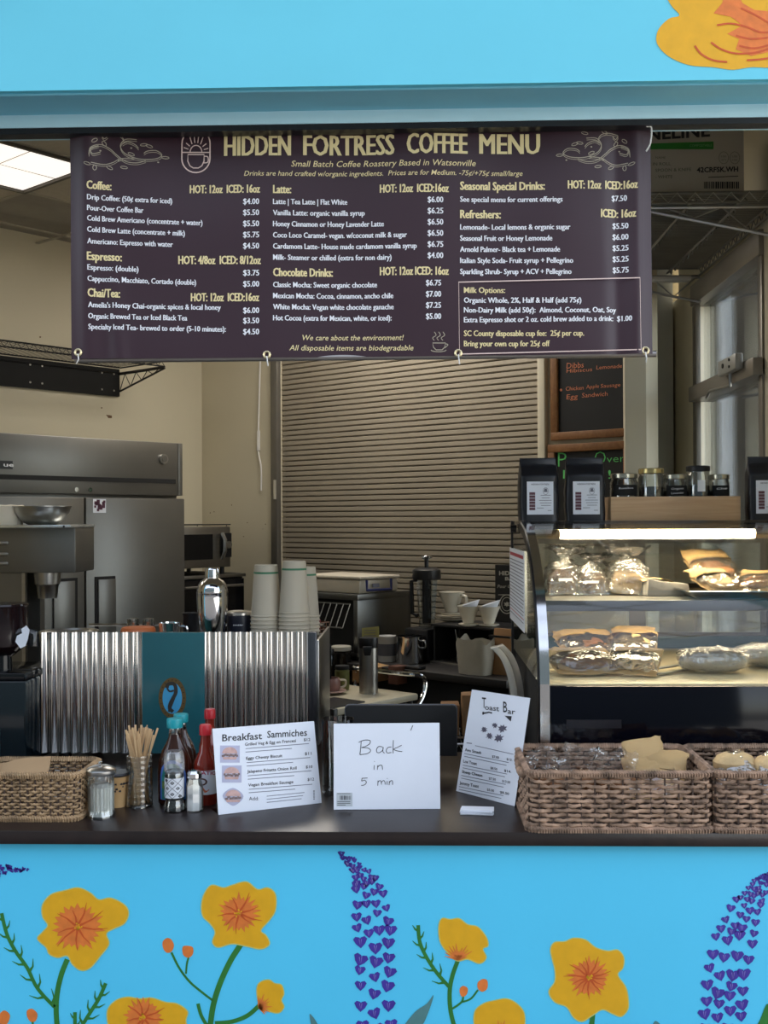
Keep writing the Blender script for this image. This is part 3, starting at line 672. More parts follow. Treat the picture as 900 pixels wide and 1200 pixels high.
# ---- things standing on the machine
def onm(px, Y): return at(px, 740, Y).x
def cupmesh():
    return MB().lathe([(.0,.1795),(.037,.1795),(.0385,.178),(.039,.182),(.041,.18),(.0535,.006),(.0545,.006),(.0565,.003),(.0545,0),(.052,.004)], 28)
CUPM = mat('cream paper cup', C(188,178,158), .65, var=.02); CUPG = mat('green cup band', C(58,120,84), .6)
def cup0(label, grp, loc):
    c = thing('paper_cup', loc, 0, label, 'cup', grp)
    build('cup_body', cupmesh(), CUPM, c, smooth=True)
    b = MB(); b.lathe([(.0408+.0005+(.0535-.041)*(.180-.150)/.174,.150),(.0408+.0006+(.0535-.041)*(.180-.157)/.174,.157)], 28)
    build('cup_band', b, CUPG, c, fixn=False); return c
first = None
for (px, Y, n, dz, z0, nm) in ((312,1.0,8,.0137,0,'left stack on the machine'),(345,.97,9,.0137,0,'taller right stack on the machine'),(357,1.13,7,.0137,0,'short rear stack')):
    for k in range(n):
        pos = 'topmost' if k == n-1 else ('rim only showing' )
        lab = ('cream paper cup with green band, topmost of %s' if k == n-1 else 'cream paper cup, '+['second','third','fourth','fifth','sixth','seventh','eighth','ninth'][n-2-k]+' from top of %s, rim showing') % nm
        if first is None: first = cup0(lab, 'nested upturned paper cups', (onm(px,Y), Y, TOPZ)); o = first
        else: o = copy_tree(first, (onm(px,Y), Y, TOPZ+k*dz), 0, lab)
        o['group'] = 'cream paper cups in the '+nm
SH = thing('cocktail_shaker', (onm(249,.98), .98, TOPZ), 0, 'tall polished steel cocktail shaker with dome cap on espresso machine', 'shaker')
build('tumbler', MB().lathe([(0,0),(.036,0),(.038,.004),(.052,.11),(.0545,.165),(.0545,.178),(.0555,.18),(.0555,.184)], 32), CHROME, SH)
build('strainer_top', MB().lathe([(.0535,.184),(.054,.19),(.050,.207),(.040,.222),(.026,.231),(.024,.233)], 32), CHROME, SH)
build('cap', MB().lathe([(.0255,.229),(.026,.234),(.026,.262),(.023,.268),(0,.2685)], 24), CHROME, SH)
cn = thing('travel_mug', (onm(282,1.05), 1.05, TOPZ), 0, 'short dark navy insulated mug with pale lid between shaker and cups', 'mug')
build('mug_body', MB().lathe([(0,0),(.044,0),(.049,.006),(.049,.095),(.047,.097)], 28), mat('navy powder coat', C(26,28,42), .35), cn)
build('mug_lid', MB().lathe([(.047,.095),(.050,.098),(.050,.106),(.045,.110),(.035,.107),(0,.107)], 28), mat('pale steel lid', (.62,.6,.56,1), .25, .9), cn)
sk = Sheet((0,1.05-.0495,0), NY, .0006); m = MB(); p0 = at(285,727,1.0); 
lg = MB(); vs, fs, _ = textmesh('miir', .01); lg.add([(-.018+.036*u, -.0505+.0012*abs(u-.5)*4, .062+.006*v) for u, v in vs], fs); build('mug_mark', lg, WHITEP, cn, smooth=False, fixn=False)
tb = thing('steel_tin', (onm(81,1.05), 1.05, TOPZ), 0, 'round flat steel tin with rolled rim on left of espresso machine', 'tin')
build('tin_body', MB().lathe([(0,0),(.098,0),(.102,.006),(.102,.032),(.106,.036),(.105,.041),(.098,.041),(.094,.034),(0,.034)], 40), STEEL, tb)
ob = single('orange_bowl', MB().lathe([(0,.0),(.04,0),(.062,.03),(.060,.052),(.056,.058),(.0,.060)], 24, onm(162,1.0), 1.0, TOPZ), mat('orange glaze', C(196,104,52), .4), 'squat orange ceramic bowl upturned behind corrugated steel panel', 'bowl')
for px, lb in ((156,'small upturned glass left of its twin behind the orange bowl'),(174,'small upturned glass right of its twin behind the orange bowl')):
    single('shot_glass', MB().lathe([(.024,0),(.022,.075),(.0,.080),(.0,.074),(.020,.070),(.022,0)], 18, onm(px,1.15), 1.15, TOPZ), JARGLASS, lb, 'glass', 'upturned shot glasses')
sp = thing('milk_pitcher', (onm(199,1.0), 1.0, TOPZ), 0, 'small polished steel milk pitcher beside the orange bowl', 'pitcher')
build('pitcher_body', MB().lathe([(0,0),(.036,0),(.038,.004),(.037,.05),(.039,.074),(.036,.074),(.034,.05),(.0,.01)], 26), CHROME, sp)
build('handle', MB().tube(spline([(.036,0,.062),(.060,0,.058),(.058,0,.025),(.037,0,.02)],5), .004, 6), CHROME, sp)
bm_ = single('black_mug', MB().lathe([(0,0),(.028,0),(.030,.01),(.030,.09),(.034,.098),(.030,.098),(.027,.09),(0,.012)], 20, onm(224,1.12), 1.12, TOPZ), BLACK, 'slim matt black tumbler behind the left of the cocktail shaker', 'tumbler')

# ================================================================== GRINDER on the left
gx = at(8,800,.75).x
GR = thing('coffee_grinder', (gx, .75, CT), 0, 'black coffee grinder with hopper and torn white sticker at left edge', 'grinder')
gz = lambda py: at(8,py,.75).z - CT
build('body', MB().box(-.16,.085,-.06,.24,0.006,gz(795)), mat('black lacquer', C(14,26,32), .15, coat=.4), GR, bevel=.008)
build('body_cap', MB().prism([(-.16,-.06),(.08,-.06),(.092,.1),(.06,.24),(-.16,.24)], gz(795), gz(786), 'z'), BLACKG, GR, bevel=.004)
build('front_badge', MB().box(-.06,.0,-.066,-.06,gz(882),gz(850)), mat('pale steel plate', C(130,160,165), .3, .6), GR, bevel=.002)
build('grind_chute', MB().lathe([(.03,0),(.028,.05),(.05,.06)], 16, -.02, .02, gz(786)), BLACKG, GR)
hp = build('hopper', MB().lathe([(.03,gz(770)),(.075,gz(757)),(.078,gz(745)),(.078,gz(712)),(.081,gz(710)),(.079,gz(708)),(.0,gz(706))], 30, -.02, .03), mat('smoked black hopper', C(28,18,20), .12), GR)
build('hopper_window', MB().grid(lambda u,v: (-.02+.0788*math.cos(math.radians(238+36*u)), .03+.0788*math.sin(math.radians(238+36*u)), gz(741)+v*(gz(715)-gz(741))), 8, 1), CHROME, hp, fixn=False)
st = [(22,757),(18,752),(20,745),(26,742),(25,737),(31,733),(35,738),(33,748),(30,757),(24,760)]
HS = Sheet((0,.75-.045,0), NY, .001); e = HS.poly(MB(), st); build('torn_sticker', e, PAPER, hp, world=True, smooth=False, fixn=False)
build('dosing_arm', MB().tube([(.0,-.02,gz(752)),(.055,-.01,gz(742)),(.09,.0,gz(743)),(.088,.0,gz(757))], .02, 8, flat=.5), BLACKG, GR)

# ================================================================== CONDIMENTS ON THE COUNTER
def g(px, py): return atz(px, py, CT)
def wpx(p, n): return n*((p-CAM).dot(fw))/F
# sugar pourer
p = g(118.5,957); r = wpx(p,17)
SU = thing('sugar_pourer', p, 0, 'ribbed glass sugar pourer with dented metal lid in front of the wicker basket', 'sugar pourer')
hh = wpx(p,60)
def ribbed(u, v):
    a = 2*math.pi*u; R = r*.86*(1+.035*math.cos(20*a)) if .12 < v < .9 else r*(.98 if v <= .12 else .86); return (R*math.cos(a), R*math.sin(a), v*hh*.86)
build('glass_body', MB().grid(ribbed, 80, 14, True), JARGLASS, SU, fixn=False)
build('sugar', MB().lathe([(0,.006),(r*.80,.006),(r*.80,hh*.60),(r*.5,hh*.66),(0,hh*.64)], 24), mat('white sugar', C(228,228,222), .9, bump=.3, bscale=300), SU)
build('lid', MB().lathe([(r*.84,hh*.84),(r*1.0,hh*.84),(r*1.04,hh*.865),(r*1.02,hh*.92),(r*.92,hh*.95),(r*.5,hh*1.0),(0,hh*1.02)], 32), STEEL, SU)
build('flap', MB().box(-.004,.004,-.012,.004,hh*1.0,hh*1.08), CHROME, SU, bevel=.001)
# paper cup with ink pattern
p = g(141,948); r = wpx(p,11)
PC = thing('patterned_cup', p+Vector((-.018,.035,0)), 0, 'beige paper cup with black ink pattern behind the sugar pourer', 'cup')
build('cup_body', MB().lathe([(0,0),(.026,0),(.0335,.088),(.035,.09),(.033,.09),(.025,.004),(0,.004)], 24), mat('tan cup paper', C(196,158,108), .6), PC)
build('cup_lid', MB().lathe([(.035,.088),(.037,.092),(.034,.097),(0,.099)], 24), BLACK, PC)
m = MB(); rnd = random.Random(3)
for i in range(26):
    a = math.radians(rnd.uniform(190,350)); z = rnd.choice((.048,.054,.060,.068,.04)); R = .0268+.0075*z/.088+.0006; s = rnd.uniform(.0015,.004)
    m.add([(R*math.cos(a+du/R), R*math.sin(a+du/R), z+dz) for du, dz in ((-s,-s*.6),(s,-s*.8),(s*.7,s),(-s,s*.6))], [(0,1,2,3)])
build('cup_pattern', m, INK, PC, smooth=False, fixn=False)
# stirrer jar
p = g(163.5,944); r = wpx(p,16)
SJ = thing('stirrer_jar', p, 0, 'ribbed glass jar holding wooden stir sticks', 'jar')
jh = wpx(p,60)
def rj(u, v): a = 2*math.pi*u; R = r*(.96+.014*math.cos(v*jh/.0095*2*math.pi*.6)); return (R*math.cos(a), R*math.sin(a), v*jh)
build('jar_glass', MB().grid(rj, 36, 40, True), JARGLASS, SJ, fixn=False)
build('jar_base', MB().lathe([(0,0),(r*.9,0),(r*.98,.004),(r*.9,.008),(0,.008)], 24), JARGLASS, SJ)
SW = mat('pale birch wood', C(206,172,128), .7, var=.12, scale=10)
rnd = random.Random(5); prev = None
for i in range(44):
    a = rnd.random()*6.283; rb = r*.75*rnd.random()**.5; rtp = r*(.5+1.0*rnd.random()); b = a+rnd.uniform(-.35,.35)
    L = wpx(p, rnd.uniform(84,96))
    A_ = Vector((rb*math.cos(a+2.6), rb*math.sin(a+2.6), .008)); B_ = Vector((rtp*math.cos(b), rtp*math.sin(b), L))
    d = (B_-A_).normalized(); sd_ = d.cross(Vector((0,1,0)) if rnd.random()<.7 else Vector((1,0,0))).normalized()*.0027; th = d.cross(sd_).normalized()*.0007
    q = [A_-sd_-th, A_+sd_-th, A_+sd_+th, A_-sd_+th]; q2 = [v+d*(L-.01) for v in q]
    e = MB().add(q+q2, [(0,3,2,1),(4,5,6,7),(0,1,5,4),(1,2,6,5),(2,3,7,6),(3,0,4,7)])
    o = build('stir_stick', e, SW, None, smooth=False); o.location = p
    o['label'] = 'pale wooden stir stick standing in the ribbed glass jar'; o['category'] = 'stir stick'; o['group'] = 'stir sticks in the glass jar'
# syrup bottles
AMB = mat('amber syrup', C(52,20,8), .12, var=.1, coat=.5); TCAP = mat('teal plastic cap', C(24,150,160), .4)
def syrup(loc, s, label, front):
    t = thing('syrup_bottle', loc, 0, label, 'bottle', 'maple syrup bottles')
    prof = [(0,0),(.041,0),(.047,.006),(.048,.02),(.048,.10),(.045,.125),(.036,.15),(.024,.172),(.018,.186),(.0165,.196)]
    b = MB().lathe([(a*s, z*s) for a, z in prof], 32, sy=.62); build('bottle_body', b, AMB, t)
    b = MB().lathe([(a*s, z*s) for a, z in [(.0165,.196),(.0155,.208),(.0175,.212),(.0175,.216)]], 24, sy=.9); build('bottle_neck', b, JARGLASS, t)
    build('bottle_cap', MB().lathe([(a*s, z*s) for a, z in [(.0215,.214),(.022,.216),(.0222,.236),(.021,.239),(0,.239)]], 28), TCAP, t)
    if front:
        def lf(w0, h0, h1, dy):
            def fn(u, v):
                x = (u-.5)*2*w0; z = h0+v*(h1-h0); top = (1-(x/w0)**2)**.5 if abs(x) < w0 else 0
                z = h0 + v*((h1-h0)*(.62+.38*top)); return (x*s, -(.0482*.62*(max(0,1-(x/.048)**2))**.5 + dy)*s - .0006, z*s)
            return fn
        l = build('bottle_label', MB().grid(lf(.036,.018,.128,0), 16, 6), mat('blue label border', C(70,112,190), .5), t, fixn=False)
        build('label_scene', MB().grid(lf(.031,.020,.119,.0012), 16, 6), mat('teal green label', C(38,120,112), .5, var=.35, scale=25), l, fixn=False)
        build('label_patch', MB().grid(lambda u,v: ((-.030+u*.02)*s, -(.0482*.62*(1-((-.030+u*.02)/.048)**2)**.5+.0022)*s-.0008, (.05+v*.02)*s), 6, 2), mat('leafy label print', C(96,120,60), .5, var=.4, scale=60), l, fixn=False)
    return t
p = g(205,942); syrup(p, (wpx(p,100))/.239*1.0, 'dark syrup bottle with teal cap and blue arched label', True)
p2 = at(212,846,.42); syrup((p2.x,.42,CT), .98, 'second dark syrup bottle with teal cap, behind the labelled one', False)
# pepper grinder
p = g(204.5,950); r = wpx(p,12.2); H = wpx(p,70)
PG = thing('pepper_grinder', p, 0, 'clear spice grinder with white diamond patterned label and peppercorns', 'pepper grinder')
build('grinder_base', MB().lathe([(0,0),(r*.9,0),(r,.003),(r,H*.10),(r*.86,H*.17),(r*.84,H*.2)], 24), JARGLASS, PG)
build('peppercorns', MB().lathe([(0,.004),(r*.8,.004),(r*.8,H*.62),(0,H*.64)], 20), mat('black peppercorns', C(26,24,26), .7, bump=.8, bscale=180), PG)
build('grinder_glass', MB().lathe([(r*.84,H*.2),(r*.92,H*.24),(r*.92,H*.62),(r*.8,H*.68)], 24), JARGLASS, PG)
build('grinder_cap', MB().lathe([(r*.78,H*.62),(r*.98,H*.68),(r*1.0,H*.8),(r*.92,H*.95),(r*.8,H),(0,H*1.0)], 24), film('frosted cap', (.8,.82,.84,1), .10, .2, haze=.12), PG)
def cyl_patch(R, a0, a1, z0, z1, n=12): return MB().grid(lambda u,v: (R*math.cos(math.radians(a0+(a1-a0)*u)), R*math.sin(math.radians(a0+(a1-a0)*u)), z0+v*(z1-z0)), n, 1)
l = build('bottle_label', cyl_patch(r*.94, 175, 365, H*.24, H*.57), mat('white label', C(222,225,230), .5), PG, fixn=False)
m = MB(); R = r*.955; z0, z1 = H*.24, H*.57
def cp(u, v): a = math.radians(205+u*130); return Vector((R*math.cos(a), R*math.sin(a), z0+v*(z1-z0)))
for (a, b, c_, d) in ((0,.0,1,1),(1,.0,0,1),(0,.5,.5,1),(.5,0,1,.5),(0,.5,.5,0),(.5,1,1,.5)):
    n = 8; q = [cp(a+(c_-a)*i/n, b+(d-b)*i/n) for i in range(n+1)]
    m.tube(q, .0006, 4)
for u, v in ((.5,.78),(.5,.22),(.25,.5),(.75,.5),(.2,.9),(.85,.1)):
    q = [cp(u+.10*dx, v+.09*dz) for dx, dz in ((-1,0),(0,-1),(1,0),(0,1))]; m.add(q, [(0,1,2,3)])
build('label_pattern', m, INK, l, fixn=False)
# salt shaker
p = g(228,950); r = wpx(p,10.5); H = wpx(p,48)
SS = thing('salt_shaker', p, 0, 'small glass salt shaker with steel cap', 'salt shaker')
build('shaker_glass', MB().lathe([(0,0),(r*.95,0),(r,.003),(r*.95,H*.62),(r*.72,H*.78),(r*.72,H*.82)], 8), JARGLASS, SS, angle=20)
build('salt', MB().lathe([(0,.004),(r*.82,.004),(r*.80,H*.58),(r*.4,H*.62),(0,H*.62)], 8), mat('white salt', C(230,232,238), .9), SS, angle=20)
build('cap', MB().lathe([(r*.78,H*.8),(r*.84,H*.82),(r*.82,H*.92),(r*.6,H*.98),(0,H*1.0)], 20), CHROME, SS)
# hot sauce
p = g(241,941); r = wpx(p,14); H = wpx(p,92)
def sauce(loc, label, full):
    t = thing('hot_sauce_bottle', loc, 0, label, 'bottle', 'hot sauce bottles')
    build('bottle_body', MB().lathe([(0,0),(r*.96,0),(r,.004),(r,H*.48),(r*.92,H*.54),(r*.55,H*.66),(r*.42,H*.76),(r*.38,H*.88)], 28), mat('red hot sauce', C(128,36,22), .12, coat=.5), t)
    build('bottle_cap', MB().lathe([(r*.5,H*.87),(r*.5,H*.98),(r*.44,H*1.0),(0,H*1.0)], 20), mat('red plastic cap', C(190,30,40), .4), t)
    if full:
        l = build('bottle_label', cyl_patch(r*1.02, 178, 362, H*.14, H*.44, 20), PAPER, t, fixn=False)
        m = MB(); vs, fs, _ = textmesh('TAPATIO', .02)
        def cw(u, v, lift=1.04): a = math.radians(205+u*130); return Vector((r*lift*math.cos(a), r*lift*math.sin(a), v))
        m.add([cw(u, H*.375+H*.045*v+H*.02*math.sin(u*3.14)) for u, v in vs], fs); build('label_lettering', m, mat('magenta print', C(176,30,70), .5), l, smooth=False, fixn=False)
        m = MB(); q = [cw(.45+.2*math.cos(i*.5236), H*.305+H*.048*math.sin(i*.5236)) for i in range(12)]; q2 = [cw(.45+.13*math.cos(i*.5236), H*.305+H*.03*math.sin(i*.5236)) for i in range(12)]
        m.add(q+q2, [(i,(i+1)%12,12+(i+1)%12,12+i) for i in range(12)]); build('label_ring', m, mat('brown print', C(96,60,50), .5), l, smooth=False, fixn=False)
        m = MB(); m.add([cw(a, b) for a, b in ((.28,H*.19),(.45,H*.25),(.72,H*.2),(.6,H*.17),(.4,H*.165))], [(0,1,2,3,4)]); build('label_emblem', m, mat('orange print', C(214,110,70), .5), l, smooth=False, fixn=False)
    return t
sauce(p, 'red hot sauce bottle with red cap and white round emblem label', True)
sauce((at(246,850,.55).x, .55, CT), 'second hot sauce bottle, mostly hidden behind the breakfast menu sign', False)

# ================================================================== SIGNS ON THE COUNTER
ACR = film('acrylic sleeve', (.97,.98,.99,1), .05, .03, blend=.3)
def sign(name, TL, TRr, BR_, BLf, lean, label, cat, zb=CT, sleeve=True):
    A_ = atz(*BLf, zb+.001); B_ = atz(*BR_, zb+.001); mid = (A_+B_)/2
    hd_ = (B_-A_); hd_.z = 0; hd_.normalize(); back = Vector((-hd_.y, hd_.x, 0))
    if back.y < 0: back = -back
    n = (back*math.cos(lean) - NZ*math.sin(lean)).normalized()     # plane normal, leaning back
    n = (back*math.cos(lean) - NZ*math.sin(lean)); 
    P = A_; tl = hit(*TL, P, n); tr_ = hit(*TRr, P, n)
    t = thing(name, ((A_.x+B_.x)/2,(A_.y+B_.y)/2,zb), 0, label, cat)
    build('paper_sheet', slab(MB(), [A_,B_,tr_,tl], .0012), PAPER, t, world=True, smooth=False)
    foot = MB(); dpt = back*.07
    q = [A_, B_, B_+dpt, A_+dpt]; foot.add([v-NZ*.001 for v in q]+[v+NZ*.001 for v in q], [(0,3,2,1),(4,5,6,7),(0,1,5,4),(1,2,6,5),(2,3,7,6),(3,0,4,7)])
    nn = n.normalized()
    foot2 = slab(MB(), [p_+nn*.003 for p_ in (A_,B_,tr_,tl)], .002)
    build('acrylic_back', foot2, ACR, t, world=True, smooth=False); build('acrylic_foot', foot, ACR, t, world=True, smooth=False)
    return t, Sheet(P, n, .0007)
t, SS_ = sign('breakfast_menu_sign', (249,854),(368,845),(377,941),(256,955), .20, 'white breakfast menu sheet in a leaning acrylic stand with sandwich photos', 'sign')
def cx(x): return 240+x/6.0
def cy(y): return 835+y/6.0
m = MB(); m2 = MB(); m3 = MB()
SS_.text(m, 'Breakfast', cx(122), cx(402), cy(202), 8.4, .012, -.055); SS_.text(m, 'Sammiches', cx(438), cx(718), cy(178), 8.4, .012, -.055)
for t_, x0, x1, y, pr, px_ in (('Grilled Veg & Egg on Francesi',282,640,234,'$12',695),('Eggy Cheesy Biscuit',290,545,332,'$11',703),('Jalapeno Fritatta Onion Roll',298,645,425,'$10',710),('Vegan Breakfast Sausage',305,622,520,'$12',722)):
    SS_.text(m, t_, cx(x0), cx(x1), cy(y), 3.6, .015, -.075); SS_.text(m, pr, cx(px_), cx(px_+46), cy(y-33 if pr!='$12' or y<300 else y-40), 3.4, .01, -.06)
    for k in range(2):
        SS_.line(m2, [(cx(x0+4),cy(y+20+k*24)),(cx(x0+ (450 if k==0 else 330)),cy(y+20+k*24 - (36 if k==0 else 26)))], .75)
SS_.text(m, 'Add:', cx(310), cx(378), cy(618), 4.4, 0, -.03)
for k in range(3): SS_.line(m2, [(cx(435),cy(588+k*22)),(cx(700-k*10),cy(562+k*22))], .7)
for k in range(5): SS_.rect(m2, cx(762), cy(548+k*14), cx(772), cy(556+k*14))
build('sign_lettering', m, INK, t, world=True, smooth=False, fixn=False, kind='stuff'); build('sign_small_print', m2, GREYINK, t, world=True, smooth=False, fixn=False, kind='stuff')
for i, (x, y) in enumerate(((175,290),(188,430),(198,590))):
    q = MB(); SS_.rect(q, cx(x-68), cy(y-58), cx(x+70), cy(y+62)) if i < 2 else SS_.poly(q, spline([(cx(x-74),cy(y-5)),(cx(x),cy(y-60)),(cx(x+74),cy(y)),(cx(x),cy(y+66))],5,True))
    ph = build('sandwich_photo', q, mat('photo backdrop', C(176,176,200), .5), t, world=True, smooth=False, fixn=False)
    q = MB(); SS_.poly(q, arc(cx(x), cy(y-2), 9, 7.5, 0, 180, 12), 2); SS_.poly(q, [(cx(x)-8.5,cy(y+22)),(cx(x)+8.5,cy(y+22)),(cx(x)+7.5,cy(y+40)),(cx(x)-7.5,cy(y+40))], 2); build('photo_bread', q, mat('photo bread', C(196,158,150), .5, var=.15, scale=80), ph, world=True, smooth=False, fixn=False)
    q = MB(); rnd = random.Random(i)
    for k in range(14): xx = cx(x)-8.5+k*1.3; yy = cy(y+10)+rnd.uniform(-1.2,1.2); SS_.poly(q, [(xx-1.1,yy-1),(xx+1.1,yy-1.3),(xx+1.2,yy+1.1),(xx-1,yy+1.3)], 3)
    build('photo_filling', q, mat('photo filling', C(128,106,104), .5, var=.4, scale=200), ph, world=True, smooth=False, fixn=False, kind='stuff')
t, SB = sign('whiteboard_note', (391,848),(515,847),(516,948),(391,949), .12, 'small whiteboard with handwritten note back in 5 min', 'sign')
def bx_(x): return 240+x/3.0
def by_(y): return 730+y/3.0
m = MB()
for pts in ([(550,415),(548,440),(545,463)], [(541,420),(560,412),(580,413),(580,424),(565,434),(551,438)], [(551,438),(574,440),(583,449),(572,459),(546,463)],
        [(625,436),(612,434),(604,444),(606,455),(616,455),(626,446),(627,436)], [(627,438),(626,452),(632,458)], [(656,436),(644,438),(638,448),(642,457),(656,455)],
        [(663,412),(662,436),(662,458)], [(692,430),(676,438),(664,444),(678,450),(694,452)], [(596,500),(595,508),(595,516)], [(596,486),(597,488)],
        [(607,516),(608,500)], [(608,506),(616,500),(623,502),(625,516)], [(572,545),(552,546)], [(553,546),(551,556)], [(551,556),(562,553),(568,560),(562,569),(550,571)],
        [(608,572),(609,554)], [(609,560),(615,554),(620,558),(621,568)], [(621,560),(628,554),(633,558),(634,568)], [(641,556),(641,569)], [(641,546),(642,548)], [(648,570),(649,556)], [(649,561),(655,554),(660,557),(660,569)], [(731,360),(728,368),(724,378)]):
    SB.line(m, spline([(bx_(a),by_(b)) for a, b in pts], 4) if len(pts) > 2 else [(bx_(a),by_(b)) for a, b in pts], .75)
build('handwriting', m, INK, t, world=True, smooth=False, fixn=False)
q = MB(); SB.rect(q, bx_(463), by_(597), bx_(519), by_(645)); lb = build('barcode_sticker', q, mat('grey sticker', C(196,202,206), .5), t, world=True, smooth=False, fixn=False)
q = MB(); rnd = random.Random(4)
for i in range(9): SB.rect(q, bx_(475+i*4.6), by_(607), bx_(475+i*4.6+rnd.choice((1.5,2.6))), by_(622), 2)
for y in (600, 628, 634, 640): SB.line(q, [(bx_(466),by_(y)),(bx_(512 if y != 640 else 495),by_(y))], .6, lift=2)
build('barcode', q, INK, lb, world=True, smooth=False, fixn=False)
t, ST = sign('toast_menu_sign', (553,808),(621,818),(603,945),(534.5,927), .22, 'grey white toast menu in angled acrylic holder left of wicker baskets', 'sign')
def tx(x): return 530+x/8.0
def ty(y): return 800+y/8.0
m = MB(); m2 = MB(); m3 = MB()
for ch, a, b, y, h in (('T',280,318,232,12.5),('oast',306,440,252,6.4),('B',478,516,275,13),('ar',520,592,290,6.6)): ST.text(m, ch, tx(a), tx(b), ty(y), h, .01, .12)
ST.line(m, [(tx(283),ty(290)),(tx(345),ty(278)),(tx(375),ty(285))], 1.6); ST.poly(m, [(tx(283),ty(275)),(tx(300),ty(272)),(tx(298),ty(300)),(tx(283),ty(300))]); ST.poly(m, [(tx(492),ty(310)),(tx(558),ty(315)),(tx(550),ty(365))])
for x, y, s, sd_ in ((300,440,4.5,1),(470,430,6,2),(350,500,5,3),(440,520,6.5,4),(400,400,4,5)): ST.poly(m3, ragged(tx(x), ty(y), s, 8, sd_, .4), 1)
for t_, x0, x1, y, p1, p2 in (('Avo Smash',120,272,640,'$7.00','$13.'),('Lox Toast',105,232,748,'$8.50','$14.'),('Sheep Cheese',92,284,845,'$7.50','$13.50'),('Jammy Toast',70,250,950,'$5.00','$8.50')):
    ST.text(m, t_, tx(x0), tx(x1), ty(y), 3.6, .02, .2); ST.text(m, p1, tx(375-(y-640)*.15), tx(440-(y-640)*.15), ty(y+62), 2.9, .015, .2); ST.text(m, p2, tx(510-(y-640)*.2), tx(565-(y-640)*.1), ty(y+86), 2.9, .015, .2)
    for k in range(2): ST.line(m2, [(tx(x0-6),ty(y+24+k*26)),(tx(x0+(410 if k==0 else 390)),ty(y+24+k*26+85))], .7)
ST.line(m2, [(tx(135),ty(565)),(tx(186),ty(570))], 1); ST.line(m2, [(tx(215),ty(590)),(tx(575),ty(672))], .7)
build('sign_lettering', m, INK, t, world=True, smooth=False, fixn=False, kind='stuff'); build('sign_small_print', m2, GREYINK, t, world=True, smooth=False, fixn=False, kind='stuff'); build('sign_artwork', m3, mat('dim artwork print', C(88,84,100), .5), t, world=True, smooth=False, fixn=False)
# tip jar behind the signs
p = atz(396,930,CT); r = wpx(p,19); H = wpx(p,88)
TJ = thing('tip_jar', p, 0, 'tall clear glass tip jar with banknotes between the two signs', 'jar')
build('jar_glass', MB().lathe([(0,0),(r*.9,0),(r*.95,.004),(r*.95,.016),(r*.96,H*.5),(r,H),(r*.96,H),(r*.92,H*.5),(r*.88,.02),(0,.02)], 32), JARGLASS, TJ)
rnd = random.Random(9)
for i in range(5):
    a = rnd.random()*3; x, y = rnd.uniform(-.4,.4)*r, rnd.uniform(-.4,.4)*r
    mb = MB().grid(lambda u,v: ((u-.5)*.05+.006*math.sin(v*5+i), .006*math.sin(u*6+i), .022+v*.07), 8, 8); mb.xf(Matrix.Translation((x,y,.0)) @ Matrix.Rotation(a,4,'Z'))
    o = build('banknote', mb, mat('banknote green', C(120,136,120), .8, var=.25, scale=90), None, fixn=False); o.location = p; o['label'] = 'crumpled greenish banknote inside the clear tip jar'; o['category'] = 'banknote'; o['group'] = 'banknotes in the tip jar'
mb = MB().box(r*.1,r*.75,-r*.72,-r*.70,H*.52,H*.93); build('jar_card', mb, mat('pinkish card', C(190,150,150), .7), TJ, smooth=False)
# business cards
p = g(559,953)
for k in range(5):
    mb = MB().box(-.045,.045,-.022,.022,0,.0024)
    o = build('business_card', mb, PAPER, None, smooth=False); o.location = (p.x+.002*math.sin(k*2), p.y+.0015*math.cos(k*3), CT+.0027*k); o.rotation_euler = (0,0,-.10+.03*math.sin(k*1.7))
    o['label'] = 'white business card in the small pile before the toast sign' if k < 4 else 'white business card on top of the small counter pile'; o['category'] = 'card'; o['group'] = 'business cards in the counter pile' 
# POS screen
pa = at(405,830,.66); pb = at(535,830,.66)
PS = thing('point_of_sale_screen', ((pa.x+pb.x)/2, .66, CT), 0, 'back of a black tablet screen standing behind the whiteboard note', 'screen')
w2 = (pb.x-pa.x)/2; zt = at(470,826,.66).z-CT
q = MB(); rr = .012
out = [(w2-rr+rr*math.cos(a), zt-rr+rr*math.sin(a)) for a in (0,.39,.78,1.18,1.57)] + [(-w2+rr+rr*math.cos(a), zt-rr+rr*math.sin(a)) for a in (1.57,1.96,2.36,2.75,3.14)] + [(-w2,.06),(w2,.06)]
q.prism(out, -.012, .012, 'y'); build('screen_back', q, BLACKM, PS, bevel=.003)
q = MB(); q.tube([(x, 0, z) for x, z in out], .0035, 6, True); build('screen_rim', q, mat('grey rim', C(80,82,86), .4), PS)
build('stand', MB().box(-.03,.03,-.005,.02,.01,.12), BLACK, PS, bevel=.003); build('stand_base', MB().box(-.09,.09,-.05,.08,0,.012), BLACK, PS, bevel=.004)
build('card_reader', MB().box(-w2-.012,-w2+.02,-.015,.012,.075,.13), BLACK, PS, bevel=.003)
